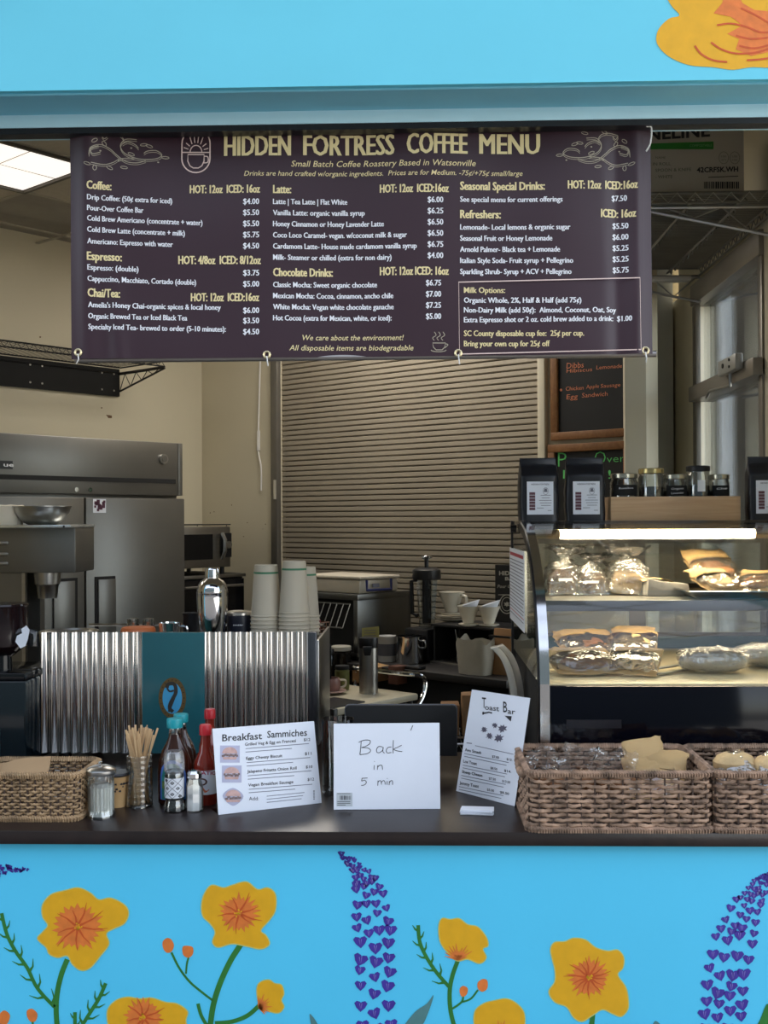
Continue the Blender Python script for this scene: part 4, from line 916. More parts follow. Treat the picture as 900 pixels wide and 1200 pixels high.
# ================================================================== FOOD WRAPPINGS used in the case and baskets
KR = mat('kraft pouch paper', C(180,150,104), .8, var=.08, scale=14, bump=.35, bscale=25)
WIN = film('pouch window film', (.93,.90,.84,1), .09, .16, bump=.7, bscale=30, blend=.35, haze=.05)
BREAD = mat('brown baked crust', C(120,78,44), .7, var=.35, scale=22, bump=.5, bscale=50)
PALEB = mat('pale bread', C(206,176,128), .7, var=.2, scale=18, bump=.3, bscale=60)
def pillow(w, l, th, seed, cr=.006, u0=0, u1=1, k=0):
    def fn(u, v):
        a = 2*math.pi*u; x = math.cos(a); z = math.sin(a)
        X = math.copysign(abs(x)**.5, x)*w/2; vv = u0+(u1-u0)*v; e = (max(0, math.sin(math.pi*min(1,max(0,vv)))))**.55
        return (X, (vv-.5)*l, z*abs(z)**.2*th/2*e*(1 if abs(x) < 1 else 0) + th/2 + k*(1 if z > 0 else -1)*e)
    m = MB().grid(fn, 24, 12, True)
    m.crumple(cr, 28, seed); m.crumple(cr*.4, 70, seed+3); return m
def pouch(loc, rot, w, l, th, seed, label, group, hinge=.42):
    t = thing('kraft_pouch', loc, 0, label, 'bag', group); t.rotation_euler = rot
    def fl(m): 
        for v in m.v: v.y = -v.y
        return m
    build('kraft_paper', fl(pillow(w, l, th, seed, .010, u0=0, u1=hinge)), KR, t)
    build('pouch_back', fl(pillow(w*1.0, l, th*.4, seed, u0=hinge*.6, u1=1)), KR, t)
    build('clear_window', fl(pillow(w*.98, l, th*.95, seed+1, .014, u0=hinge-.03, u1=1, k=.001)), WIN, t)
    b = MB().sph((0, -l*.14, th*.5), th*.42, 16, sx=w/th*.92, sy=l/th*.66, sz=.95); b.crumple(.010, 30, seed); b.crumple(.004, 90, seed)
    build('pastry', b, BREAD if seed % 2 else PALEB, t)
    return t
def cello(loc, rz, w, d, h, seed, label, grp, tag_=True, bread=None):
    t = thing('cellophane_bag', loc, rz, label, 'bag', grp)
    def fn(u, v):
        a = 2*math.pi*u; c, s = math.cos(a), math.sin(a)
        if v < .55: k = 1.0 - .08*v/.55
        elif v < .78: k = .92 - .72*((v-.55)/.23)**1.2
        else: k = .20 + .85*((v-.78)/.22)
        X = math.copysign(abs(c)**.45, c)*w/2*k; Y = math.copysign(abs(s)**.45, s)*d/2*(k if v < .55 else k*.8)
        return (X + (.012*math.sin(seed) if v > .7 else 0), Y, v*h)
    m = MB().grid(fn, 36, 24, True); m.crumple(.014, 24, seed); m.crumple(.006, 60, seed)
    for i in range(len(m.v)): m.v[i].z = max(m.v[i].z, .001); m.v[i].y = max(min(m.v[i].y, d*.52), -d*.52)
    build('cellophane', m, PLASTIC, t, fixn=False)
    b = MB().grid(lambda u,v: (math.cos(6.2832*u)*abs(math.cos(6.2832*u))**-.4*w*.40*(1 if v<.8 else .8) if abs(math.cos(6.2832*u))>1e-3 else 0, math.sin(6.2832*u)*d*.36*(1 if v<.8 else .7),   .003+v*h*.5), 20, 8, True)
    b.add([(-w*.3,-d*.2,.003+h*.5),(w*.3,-d*.2,.003+h*.5),(w*.3,d*.2,.003+h*.51),(-w*.3,d*.2,.003+h*.51)], [(0,1,2,3)])
    b.crumple(.008, 35, seed+5)
    for v in b.v: v.z = max(v.z, .002)
    build('pastry', b, bread or BREAD, t, fixn=False)
    if tag_: build('white_label', MB().box(-.024,.024,-d/2-.006,-d/2-.004,h*.30,h*.36), PAPER, t, smooth=False)
    return t

# ================================================================== GLASS DISPLAY CASE
CX0 = .375; CX1 = 1.325
prof = [(.37,CT),(.37,1.255),(.375,1.32),(.42,1.405),(.50,1.50),(.64,1.623),(.78,1.695),(.95,1.727)]
prof = [(.37,CT),(.37,1.25)] + spline([(.37,1.25),(.395,1.36),(.47,1.50),(.60,1.62),(.76,1.695),(.95,1.727)], 5)
DC = thing('display_case', ((CX0+CX1)/2, .85, CT), 0, 'curved glass bakery display case with chrome edge and black base', 'display case')
YB2 = 1.335
EDGE = mat('bright steel edge', (.62,.63,.64,1), .14, 1, var=.04)
def band(x0, x1, pr, t_, m, name, off=0):
    n = len(pr); inn = []
    for i in range(n):
        a = pr[max(0,i-1)]; b = pr[min(n-1,i+1)]; dx, dz = b[0]-a[0], b[1]-a[1]; l = math.hypot(dx,dz) or 1
        inn.append((pr[i][0]+dz/l*(t_+off), pr[i][1]-dx/l*(t_+off)))
    outp = pr if not off else [(p[0], p[1]) for p in pr]
    q = MB()
    vs = [(x, y, z) for x in (x0, x1) for (y, z) in outp] + [(x, y, z) for x in (x0, x1) for (y, z) in inn]
    fs = []
    for i in range(n-1):
        fs += [(i,i+1,n+i+1,n+i), (2*n+i,3*n+i,3*n+i+1,2*n+i+1), (i,2*n+i,2*n+i+1,i+1), (n+i,n+i+1,3*n+i+1,3*n+i)]
    fs += [(0,n,3*n,2*n),(n-1,2*n+n-1,4*n-1,2*n-1)]
    q.add(vs, fs); return build(name, q, m, DC, world=True, angle=50)
band(CX0-.012, CX0+.016, prof, .022, EDGE, 'chrome_edge')
band(CX0-.016, CX0-.012, [(p[0]+.012,p[1]-.004) for p in prof], .03, BLACK, 'edge_gasket')
band(CX1-.016, CX1+.012, prof, .022, EDGE, 'chrome_edge')
gp = [p for p in prof[1:]]
band(CX0+.016, CX1-.016, gp, .005, CASEGLASS, 'front_glass')
build('base_front', MB().box(CX0+.016,CX1-.016,.374,.40,CT,1.243), mat('black gloss base', C(6,7,16), .08, var=.05, spec=.25), DC, world=True, bevel=.002)
build('rating_plate', MB().box(.44,.60,.3725,.374,1.12,1.145), mat('grey black plate', C(24,24,32), .3), DC, world=True)
build('base_body', MB().box(CX0+.0,CX1,.40,YB2-.01,CT,1.235), BLACKM, DC, world=True)
# side glass
for x0, nm in ((CX0-.010,'side_glass'),(CX1+.004,'side_glass')):
    sp_ = [(p[0]+.024,p[1]-.004) for p in prof[1:]]; poly_ = sp_ + [(YB2,1.723),(YB2,1.25)]
    build(nm, MB().prism(poly_, x0, x0+.005, 'x'), GLASS, DC, world=True, smooth=False)
build('rear_post', MB().box(CX0-.014,CX0+.012,YB2-.03,YB2,CT,1.727), BLACK, DC, world=True, bevel=.002)
build('rear_post', MB().box(CX1-.012,CX1+.014,YB2-.03,YB2,CT,1.727), BLACK, DC, world=True, bevel=.002)
build('edge_knob', MB().disc((CX0-.014,1.1,1.70),(-1,0,0),.014,.02,14), BLACK, DC, world=True)
build('top_panel', MB().box(CX0-.012,CX1+.012,.945,YB2,1.712,1.727), mat('brown black glass top', C(38,28,22), .05, var=.05, coat=.6), DC, world=True, bevel=.002)
build('top_rail', MB().box(CX0+.01,CX1-.01,.945,.975,1.690,1.712), mat('case rail bronze', C(84,70,50), .3, .6), DC, world=True, bevel=.002)
DK = mat('deck steel', (.55,.53,.49,1), .28, .85, var=.05)
SHM = mat('grey shelf edge', C(92,94,98), .35, .3)
build('deck', MB().box(CX0+.018,CX1-.018,.40,YB2-.035,1.235,1.247), mat('cream deck', C(214,198,160), .35, var=.03), DC, world=True, bevel=.001)
sh = build('shelf', MB().box(CX0+.02,CX1-.02,.655,1.22,1.462,1.470), mat('grey shelf steel', C(112,110,104), .35, .3), DC, world=True)
build('shelf_edge', MB().box(CX0+.02,CX1-.02,.65,.662,1.440,1.474), SHM, sh, world=True, bevel=.001)
for x in (CX0+.05, CX1-.06): build('shelf_bracket', MB().prism([(.66,1.462),(1.28,1.462),(1.28,1.41)], x, x+.006, 'x'), DK, DC, world=True)
# rear sliding doors
TEALD = mat('dark teal backing', C(24,62,66), .25)
build('rear_sill', MB().box(CX0,CX1,1.285,1.315,1.247,1.292), TEALD, DC, world=True, bevel=.001)
FRM = mat('grey door frame', C(104,104,106), .4, .4)
build('rear_head', MB().box(CX0,CX1,1.29,1.315,1.664,1.712), FRM, DC, world=True)
for x0, x1, dy in ((CX0+.012,.86,0),(.845,CX1-.012,.012)):
    r_ = build('rear_door', MB().box(x0,x0+.018,1.288+dy,1.298+dy,1.292,1.664).box(x1-.06 if x0 < .5 else x1-.02,x1,1.288+dy,1.298+dy,1.292,1.664).box(x0+.018,x1-.02,1.288+dy,1.298+dy,1.292,1.305).box(x0+.018,x1-.02,1.288+dy,1.298+dy,1.64,1.664), FRM, DC, world=True)
    build('rear_glass', MB().box(x0+.018,x1-.02,1.291+dy,1.294+dy,1.305,1.64), film('slightly hazy glass', (.88,.92,.91,1), .07, .05, haze=.12), r_, world=True)
# lamp tube under the top
tubeM = mat('lit warm tube', (1,1,1,1), .4, emit=(1,.84,.56,1), estr=CASE_LIGHT*1.6, var=0)
ya = .88; lz = 1.74-20/1300*3.78
xa = at(656,627,ya).x; xb = at(884,627,ya).x
lp = build('lamp_tube', MB().tube([(xa,ya,lz),(xb,ya,lz)], .0145, 14), tubeM, DC, world=True)
build('lamp_socket', MB().tube([(xa-.045,ya,lz),(xa,ya,lz)], .0150, 12), mat('lamp socket', C(120,96,60), .4), lp, world=True)
build('lamp_socket', MB().tube([(xb,ya,lz),(xb+.045,ya,lz)], .0150, 12), MATS['lamp socket'], lp, world=True)
build('lamp_hood', MB().box(CX0+.03,CX1-.03,.855,.95,lz+.017,lz+.021), MATS['matt black'] if 'matt black' in MATS else BLACKM, lp, world=True)
build('lamp_reflector', MB().box(CX0+.03,CX1-.03,ya+.02,ya+.025,lz-.014,lz+.02), mat('reflector', C(150,140,110), .3, .5), lp, world=True)
lz2 = 1.447
lp2 = build('lamp_tube', MB().tube([(CX0+.08,.80,lz2),(CX1-.08,.80,lz2)], .008, 10), mat('lit warm tube under shelf', (1,1,1,1), .4, emit=(1,.84,.56,1), estr=CASE_LIGHT*.5, var=0), DC, world=True)
# notice taped on the side glass
nx = CX0-.0125; NS = Sheet((nx,0,0), NX, .0004)
c4 = [atx(599,643,nx), atx(614,648,nx), atx(616,737,nx), atx(600,729,nx)]
ys = sorted([atx(598,640,nx).y, atx(615,640,nx).y]); y_n, y_f = ys
zt_ = atx(606,644,nx).z; zb_ = atx(606,732,nx).z
NO = thing('taped_notice', (nx-.002, (y_n+y_f)/2, zb_), 0, 'white printed notice with red heading taped on the left glass side of the case', 'notice')
build('notice_paper', MB().box(nx-.0025,nx-.001,y_n,y_f,zb_,zt_), PAPER, NO, world=True, smooth=False)
m = MB(); m2 = MB()
for i in range(17):
    z = zt_-.042-i*.0125; yy0 = y_f-.02; yy1 = y_n+.015+.03*((i*7) % 5)/5
    (m2 if i == 15 else m).add([(nx-.003,yy0,z),(nx-.003,yy1,z),(nx-.003,yy1,z+.003),(nx-.003,yy0,z+.003)], [(0,1,2,3)])
m2.add([(nx-.003,y_f-.025,zt_-.026),(nx-.003,y_n+.03,zt_-.026),(nx-.003,y_n+.03,zt_-.014),(nx-.003,y_f-.025,zt_-.014)], [(0,1,2,3)])
build('notice_print', m, GREYINK, NO, world=True, smooth=False, fixn=False, kind='stuff'); build('notice_heading', m2, mat('red print', C(176,60,76), .5), NO, world=True, smooth=False, fixn=False, kind='stuff')
# goods on the upper shelf
SZ = 1.4745
def onsh(px, Y, z): q = at(px, 600, Y); return Vector((q.x, Y, z))
cello(onsh(658,.98,1.471), .1, .125, .10, .165, 1, 'clear cellophane bag of brown pastry with white label, leftmost on top shelf', 'cellophane pastry bags on the upper shelf')
cello(onsh(692,.98,1.471), -.1, .115, .10, .14, 2, 'clear cellophane bag of dark loaf with white label, second on top shelf', 'cellophane pastry bags on the upper shelf')
cello(onsh(735,.98,1.471), .05, .15, .11, .165, 6, 'large clear cellophane bag without label, right of the two labelled bags', 'cellophane pastry bags on the upper shelf', False, PALEB)
cello(onsh(713,1.09,1.471), .2, .08, .07, .11, 7, 'small pale cellophane bag behind, between labelled and large clear bags', 'cellophane pastry bags on the upper shelf', False, PALEB)
# folded paper-wrapped item
t = thing('wrapped_parcel', onsh(779,.92,1.471), .1, 'low wrapped parcel with grey film front between clear bags and steel tray', 'parcel')
q = MB().prism([(-.075,0),(.075,0),(.068,.040),(-.02,.050),(-.07,.060)], -.04, .06, 'y'); q.crumple(.002, 30, 2); build('grey_wrap', q, mat('grey waxed wrap', C(150,146,140), .4, bump=.2), t, bevel=.003)
q = MB().grid(lambda u,v: (-.085+u*.13, -.02+v*.09, .052+.016*math.sin(u*3.1)-.02*u), 10, 6); q.crumple(.006, 40, 3); build('kraft_flap', q, KR, t, fixn=False)
# tray with pouches
tx0 = at(806,700,.72).x; tx1 = CX1-.03
TR = thing('steel_tray', ((tx0+tx1)/2+.0, .90, 1.471), 0, 'shallow steel tray holding kraft pouches at right of the upper shelf', 'tray')
q = MB(); zf, zb3 = .004, .004; w2_ = (tx1-tx0)/2
inner = [(-w2_+.03,-.19),(w2_-.02,-.19),(w2_-.02,.19),(-w2_+.03,.19)]; outer = [(-w2_,-.215),(w2_,-.215),(w2_,.215),(-w2_,.215)]
vs = [(a,b,.002) for a,b in inner]+[(a,b,.030) for a,b in outer]+[(a*1.03,b*1.03,.030) for a,b in outer]+[(a*1.03,b*1.03,.026) for a,b in outer]
fs = [(0,1,2,3)]
for k in range(3):
    for i in range(4): fs.append((k*4+i, k*4+(i+1)%4, k*4+4+(i+1)%4, k*4+4+i))
q.add(vs, fs); build('tray_body', q, EDGE, TR, bevel=.002, fixn=False)
R = math.radians
def lie(px, Y, z, tilt, roll, yaw): 
    p_ = onsh(px, Y, z); return p_, (R(tilt), R(roll), R(yaw))
gU = 'kraft pouches on the steel tray'; gL = 'kraft pouches on the case floor'
def put(px, Y, base, tilt, roll, yaw, w, l, th, seed, lab, grp):
    q = onsh(px, Y, base + l/2*math.sin(R(tilt))*.92); return pouch(q, (R(tilt), R(roll), R(yaw)), w, l, th, seed, lab, grp)
put(832,1.0,1.50,32,0,18,.17,.20,.05, 1, 'kraft pouch with clear window, uppermost and furthest left on steel tray', gU)
put(838,.83,1.478,22,0,28,.15,.17,.045, 2, 'kraft pouch lying low at front left of the steel tray', gU)
put(890,.90,1.478,16,0,-24,.14,.18,.045, 3, 'kraft pouch lying at right of the steel tray', gU)
put(687,.88,1.266,17,0,14,.20,.20,.050, 5, 'kraft pouch of dark pastry at back left of case floor', gL)
put(681,.62,1.249,13,0,8,.20,.18,.050, 7, 'kraft pouch with wide clear window at front left of case floor', gL)
put(742,.86,1.270,19,0,-12,.15,.20,.050, 4, 'folded kraft pouch stacked behind its twin mid case floor', gL)
put(744,.61,1.249,15,0,-20,.15,.17,.048, 8, 'crinkled kraft pouch at front middle of case floor', gL)
for (px, Y, l, lab) in ((834,.62,.21,'long cellophane wrapped pale loaf at right of case floor'),(896,.74,.18,'cellophane wrapped loaf cut by the right frame edge')):
    t = thing('wrapped_loaf', onsh(px,Y,1.249), -.05, lab, 'loaf', 'wrapped loaves on the case floor')
    b = MB().grid(lambda u,v: ((v-.5)*l*.92, math.cos(6.2832*u)*.055*(math.sin(math.pi*(.06+.88*v))**.35), .036+math.sin(6.2832*u)*.032*(math.sin(math.pi*(.06+.88*v))**.35)), 20, 12, True); b.crumple(.004,40,3)
    build('loaf', b, mat('grey white roll', C(206,200,188), .7, var=.1), t, fixn=False)
    b = MB().grid(lambda u,v: ((v-.5)*l, math.cos(6.2832*u)*.064*(math.sin(math.pi*(.05+.9*v))**.3), .042+math.sin(6.2832*u)*.040*(math.sin(math.pi*(.05+.9*v))**.3)), 28, 20, True); b.crumple(.006,30,9); b.crumple(.003,80,2)
    for v in b.v: v.z = max(v.z, .0005)
    build('cellophane', b, PLASTIC, t, fixn=False)
t = thing('serving_tongs', onsh(787,.62,1.249), R(40), 'flat steel tongs lying on the case floor between pouches and wrapped loaf', 'tongs')
for s_ in (-1, 1): build('tong_arm', MB().box(-.10,.10,s_*.012-.009,s_*.012+.009,.003+.012*(s_ > 0),.008+.012*(s_ > 0)), STEEL, t, bevel=.002)
build('tong_hinge', MB().cyl(.016,.002,.022,14,.10,0), STEEL, t)

# ---- on top of the case
TZ = 1.727
BAGM = mat('black foil pouch', C(24,25,32), .38, var=.05, bump=.12, bscale=14)
def coffee_bag(px, Y, rz, label, seed):
    q = at(px, 600, Y); t = thing('coffee_bag', (q.x, Y, TZ), rz, label, 'coffee bag', 'black coffee bags on the display case')
    w, d, h = .136, .075, .222
    def fn(u, v):
        a = 2*math.pi*u; c, s = math.cos(a), math.sin(a)
        k = 1 if v < .72 else 1-.97*((v-.72)/.28)**.8 if v < .86 else .36-.34*((v-.86)/.14)
        wf = 1.0-.06*v+.05*math.sin(v*3.1)
        return (math.copysign(abs(c)**.3, c)*w/2*wf, math.copysign(abs(s)**.4, s)*d/2*max(.05,k), v*h)
    m = MB().grid(fn, 40, 30, True); m.v.append(Vector((0,0,.0)));
    m.crumple(.003, 24, seed)
    n = 40; 
    for v in m.v: v.z = max(v.z, 0)
    m.f.append(tuple(range(40))[::-1]); m.f.append(tuple(range(30*40, 31*40)))
    build('pouch', m, BAGM, t)
    build('seal_band', MB().box(-w*.46,w*.46,-.009,.006,h*.84,h*.985), BAGM, t, bevel=.002)
    build('tear_line', MB().box(-w*.40,w*.40,-.0105,-.009,h*.875,h*.885), BLACKG, t)
    build('valve', MB().disc((w*.47,-.005,h*.36),(1,-.3,0),.006,.004,10), mat('silver valve', C(150,150,150), .3, .8), t)
    yl = -d/2-.0045
    l = build('pouch_label', MB().box(-w*.33,w*.35,yl-.0015,yl,h*.10,h*.62), PAPER, t, smooth=False)
    m = MB(); y2 = yl-.0022
    def tq(a, x0, x1, z, hh, b=0): vs, fs, _ = textmesh(a, b); m.add([(x0+u*(x1-x0), y2, z+v*hh) for u, v in vs], fs)
    tq('HIDDEN FORTRESS', -w*.22, w*.24, h*.565, .0055, .02)
    for k, (x0, x1) in enumerate(((.02,.28),(.05,.25),(-.02,.30),(0,.30),(.03,.28),(-.08,.1),(.2,.3))): m.add([(w*x0,y2,h*(.40-.04*k)),(w*x1,y2,h*(.40-.04*k)),(w*x1,y2,h*(.408-.04*k)),(w*x0,y2,h*(.408-.04*k))], [(0,1,2,3)])
    for k in range(10):
        a = k*.628; b_ = a+.628; m.add([(w*.15+.010*math.cos(a),y2,h*.47+.013*math.sin(a)),(w*.15+.010*math.cos(b_),y2,h*.47+.013*math.sin(b_)),(w*.15+.0088*math.cos(b_),y2,h*.47+.0117*math.sin(b_)),(w*.15+.0088*math.cos(a),y2,h*.47+.0117*math.sin(a))], [(0,1,2,3)])
    m.add([(w*.10,y2,h*.455),(w*.20,y2,h*.455),(w*.18,y2,h*.51),(w*.12,y2,h*.51)], [(0,1,2,3)])
    build('label_print', m, GREYINK, l, smooth=False, fixn=False, kind='stuff')
    m = MB()
    for k in range(6): m.add([(-w*.27,y2,h*(.17+.048*k)),(-w*.12,y2,h*(.17+.048*k)),(-w*.12,y2,h*(.212+.048*k)),(-w*.27,y2,h*(.212+.048*k))], [(0,1,2,3)])
    build('roast_chart', m, mat('plum chart print', C(96,58,70), .5), l, smooth=False, fixn=False, kind='stuff')
    return t
coffee_bag(630.5, 1.03, .04, 'black foil coffee bag with white label, leftmost on the display case', 1)
coffee_bag(685, 1.03, -.03, 'black foil coffee bag with white label, touching the wooden tray on its left', 2)
coffee_bag(898, 1.03, -.06, 'black foil coffee bag right of the wooden tray, cut by the frame', 3)
wx0 = at(716,600,.98).x; wx1 = at(868,600,.98).x
BW = wood('pale bamboo', C(206,172,132), C(190,152,112), 3, .5, (1,20,20))
WT = thing('wooden_tray', ((wx0+wx1)/2, .98, TZ), 0, 'pale bamboo box tray holding five glass jars on top of the display case', 'tray')
ww = (wx1-wx0)/2; tz2 = .083
build('front_board', MB().box(-ww,ww,0,.012,0.004,tz2), BW, WT, bevel=.001); build('back_board', MB().box(-ww,ww,.16,.172,0.004,tz2), BW, WT, bevel=.001)
build('side_board', MB().box(-ww,-ww+.012,.012,.16,0.004,tz2), BW, WT, bevel=.001); build('side_board', MB().box(ww-.012,ww,.012,.16,0.004,tz2), BW, WT, bevel=.001)
build('bottom_board', MB().box(-ww+.001,ww-.001,.001,.171,0,.008), BW, WT)
GOLD = mat('gold lid', C(206,186,130), .25, .8); SILV = mat('silver lid', C(196,190,172), .25, .85)
BEAN = mat('dark loose tea', C(42,34,30), .8, bump=1.0, bscale=120, var=.3, scale=60)
for (px, ptop, wpx_, lidm, lab, jl) in ((731,555,32,SILV,'squat glass jar with pale lid and black handwritten label, leftmost in wooden tray','ink'),(763,549,30,GOLD,'glass jar with gold lid and dark tea, second in the wooden tray',None),
        (791,556,28,SILV,'glass jar with black label and pale lid, middle of the wooden tray','ink'),(818,546,28,BLACK,'tallest glass jar with black lid and small white tag',"tag"),(843,556,23,SILV,'narrow glass jar with black label, rightmost in the wooden tray','ink')):
    Yj = 1.05; q = at(px, ptop, Yj); rj_ = wpx_/2*3.95/1300; hj = q.z-TZ-.009
    t = thing('glass_jar', (q.x, Yj, TZ+.009), 0, lab, 'jar', 'jars in the wooden tray')
    build('jar_body', MB().lathe([(0,0),(rj_*.95,0),(rj_,.004),(rj_,hj*.80),(rj_*.9,hj*.86),(rj_*.9,hj*.93)], 26), JARGLASS, t)
    build('jar_lid', MB().lathe([(rj_*.94,hj*.89),(rj_*.98,hj*.90),(rj_*.98,hj*.985),(rj_*.9,hj),(0,hj)], 26), lidm, t)
    build('jar_contents', MB().lathe([(0,.004),(rj_*.93,.004),(rj_*.93,hj*.62),(0,hj*.64)], 20), BEAN, t)
    if jl:
        l = build('jar_label', cyl_patch(rj_*1.015, 215, 325, hj*.50, hj*.74) if jl == 'ink' else MB().box(-.013,.013,-rj_-.004,-rj_-.001,hj*.5,hj*.72), BLACKM if jl == 'ink' else PAPER, t, fixn=False)
        if jl == 'ink':
            m = MB()
            for k, wd_ in enumerate((('Organic','Lavender') if px == 791 else ('Chai',) if px == 843 else ('Rooibos',))):
                vs, fs, _ = textmesh(wd_, 0)
                z0 = hj*(.64-.10*k)
                m.add([(rj_*1.03*math.cos(R(240+60*u)), rj_*1.03*math.sin(R(240+60*u)), z0+v*.007+.002*u) for u, v in vs], fs)
            build('chalk_writing', m, WHITEP, l, smooth=False, fixn=False, kind='stuff')

# ================================================================== WICKER BASKETS
WK = mat('brown sea grass', C(152,124,102), .75, var=.6, scale=30, bump=.5, bscale=60)
WK2 = mat('straw rush', C(158,130,96), .75, var=.4, scale=22, bump=.5, bscale=60)
WKD = mat('dark wicker stake', C(70,54,44), .8, var=.2)
def basket(x0, x1, y0, y1, z0, z1, flare, m, label, rowh=.0125, period=.031, rz=0, seed=0, hand=True):
    cxm, cym = (x0+x1)/2, (y0+y1)/2; t = thing('wicker_basket', (cxm, cym, z0), rz, label, 'basket', None)
    hx, hy, H = (x1-x0)/2, (y1-y0)/2, z1-z0; rnd = random.Random(seed)
    def ring(z, amp, ph, n, grow=0, jig=0):
        f = 1 - flare*(1-z/H); ax, ay = hx*f+grow, hy*f+grow; rc = .025; L = 4*(ax+ay)-8*rc+2*math.pi*rc; pts = []
        segs = [((ax-rc,-ay),(ax,-ay+rc),'c'),]
        for i in range(n):
            s = i/n*L; d = amp*math.sin(2*math.pi*(s/period/2)+ph) ; 
            lens = [2*ax-2*rc, math.pi/2*rc, 2*ay-2*rc, math.pi/2*rc]*2; k = 0
            while s > lens[k] and k < 7: s -= lens[k]; k += 1
            cs = [(-1,-1),(1,-1),(1,1),(-1,1)]
            if k % 2 == 0:
                if k == 0: p, nn = (-ax+rc+s, -ay), (0,-1)
                elif k == 2: p, nn = (ax, -ay+rc+s), (1,0)
                elif k == 4: p, nn = (ax-rc-s, ay), (0,1)
                else: p, nn = (-ax, ay-rc-s), (-1,0)
            else:
                c_ = {1:(ax-rc,-ay+rc,-90),3:(ax-rc,ay-rc,0),5:(-ax+rc,ay-rc,90),7:(-ax+rc,-ay+rc,180)}[k]
                a = R(c_[2]+s/rc*57.3); p, nn = (c_[0]+rc*math.cos(a), c_[1]+rc*math.sin(a)), (math.cos(a), math.sin(a))
            pts.append((p[0]+nn[0]*d, p[1]+nn[1]*d, z + (rnd.uniform(-jig,jig) if jig else 0)))
        return pts, L
    w_ = MB(); rows = int(H/rowh)
    for k in range(rows):
        z = rowh*(k+.5); _, L = ring(z, 0, 0, 8); per = max(2, round(L/period/2))*2; n = per*4
        # fit whole waves
        pp = period; 
        pts, L = ring(z, 0, 0, n, 0, .0016)
        c = len(pts); q = []
        for i in range(c):
            a = pts[i-1]; b = pts[(i+1) % c]; tx_, ty_ = b[0]-a[0], b[1]-a[1]; l = math.hypot(tx_,ty_) or 1
            d = .0045*math.cos(math.pi*per*i/c + math.pi*(k % 2)); nx_, ny_ = ty_/l, -tx_/l
            q.append((pts[i][0]+nx_*d, pts[i][1]+ny_*d, pts[i][2]))
        w_.tube(q, [rowh*.44*rnd.uniform(.7,1.2) for _ in q], 5, True, flat=.55)
    build('woven_strands', w_, m, t, kind='stuff')
    s_ = MB(); n = 44
    a_, L = ring(.0, 0, 0, n); b_, L = ring(H, 0, 0, n)
    for i in range(n): s_.tube([a_[i], b_[i]], .0028, 4)
    build('wicker_stakes', s_, WKD, t, kind='stuff')
    for z, nm in ((H, 'braided_rim'), (.006, 'braided_foot')):
        rr = MB(); pts, L = ring(z, 0, 0, 300, .002)
        rr.tube(pts, .0068, 6, True)
        n2 = int(L/.0068); p2, _ = ring(z, 0, 0, n2, .002)
        for i in range(n2):
            a, b = Vector(p2[i]), Vector(p2[(i+1) % n2]); d = (b-a); nn = Vector((d.y,-d.x,0)).normalized()
            pt = [a - nn*.0085 - NZ*.004, a - nn*.002+NZ*.0085, b + nn*.0085 + NZ*.003, b + nn*.006 - NZ*.006]
            rr.tube(pt, .0026*rnd.uniform(.8,1.3), 4)
        build(nm, rr, m, t, kind='stuff')
    build('basket_floor', MB().box(-hx*(1-flare)+.01,hx*(1-flare)-.01,-hy*(1-flare)+.01,hy*(1-flare)-.01,.002,.01), WKD, t)
    if hand:
        for sx_ in (-1, 1):
            q = spline([(sx_*(hx+.002), -hy*.62, H-.004),(sx_*(hx+.006), -hy*.45, H-.022),(sx_*(hx+.008),0,H-.030),(sx_*(hx+.006), hy*.45, H-.022),(sx_*(hx+.002), hy*.62, H-.004)], 8)
            build('coiled_handle', MB().tube(q, [.011*(1+.12*math.sin(i*2.1)) for i in range(len(q))], 10), m, t)
    return t
b1x0 = at(621,985,.0).x; b1x1 = at(834,985,.0).x
bz0 = CT+.001; bz1 = at(700,907,.0).z
basket(b1x0, b1x1, .0, .345, bz0, bz1, .0, WK, 'large brown woven wicker basket with kraft packets, left of its pair at right', seed=1)
b2x0 = at(840,985,.0).x
basket(b2x0, b2x0+.36, .0, .345, bz0, bz1, .0, WK, 'brown woven wicker basket at the right edge holding cellophane packets', seed=2)
lb0 = g(-70,957); 
basket(-1.40+.19, at(99,960,.14).x, .085, .285, CT+.001, CT+.125, .04, WK2, 'straw coloured wicker basket with folded brown napkins at the left edge', rowh=.0085, period=.016, rz=0, seed=3, hand=False)
# contents
gB = 'packets in the large wicker basket'
xm = (b1x0+b1x1)/2
for (x, y, z, tl, yw, sd_, w, l, lab) in ((xm+.10,.19,CT+.125,64,12,11,.12,.16,'kraft packet standing up at right in the large wicker basket'),(xm+.145,.15,CT+.115,42,-22,12,.12,.15,'kraft packet leaning right in the large wicker basket'),(xm+.09,.13,CT+.105,34,5,13,.11,.14,'kraft packet lying forward at right in the large wicker basket')):
    pouch(Vector((x,y,z)), (R(tl),0,R(yw)), w, l, .03, sd_, lab, gB, .5)
for i, (x, y) in enumerate(((xm-.17,.12),(xm-.08,.13),(xm+.0,.12))):
    t = thing('clear_packet', (x, y, CT+.075), .2*i, ('leftmost','middle','rightmost')[i]+' crinkled clear cellophane packet in the large wicker basket', 'packet', 'clear packets in the large wicker basket')
    b = MB().grid(lambda u,v: ((u-.5)*.12, .03*math.sin(u*5)+(.5-v)*.04, .02+v*.10), 12, 12); b.crumple(.02, 20, i+4); b.crumple(.006, 60, i); build('cellophane', b, PLASTIC, t, fixn=False)
    b = MB().sph((0,0,.03), .03, 12, sx=1.5, sy=1.1); b.crumple(.006, 30, i); build('cookie', b, BREAD, t)
x2 = b2x0+.11
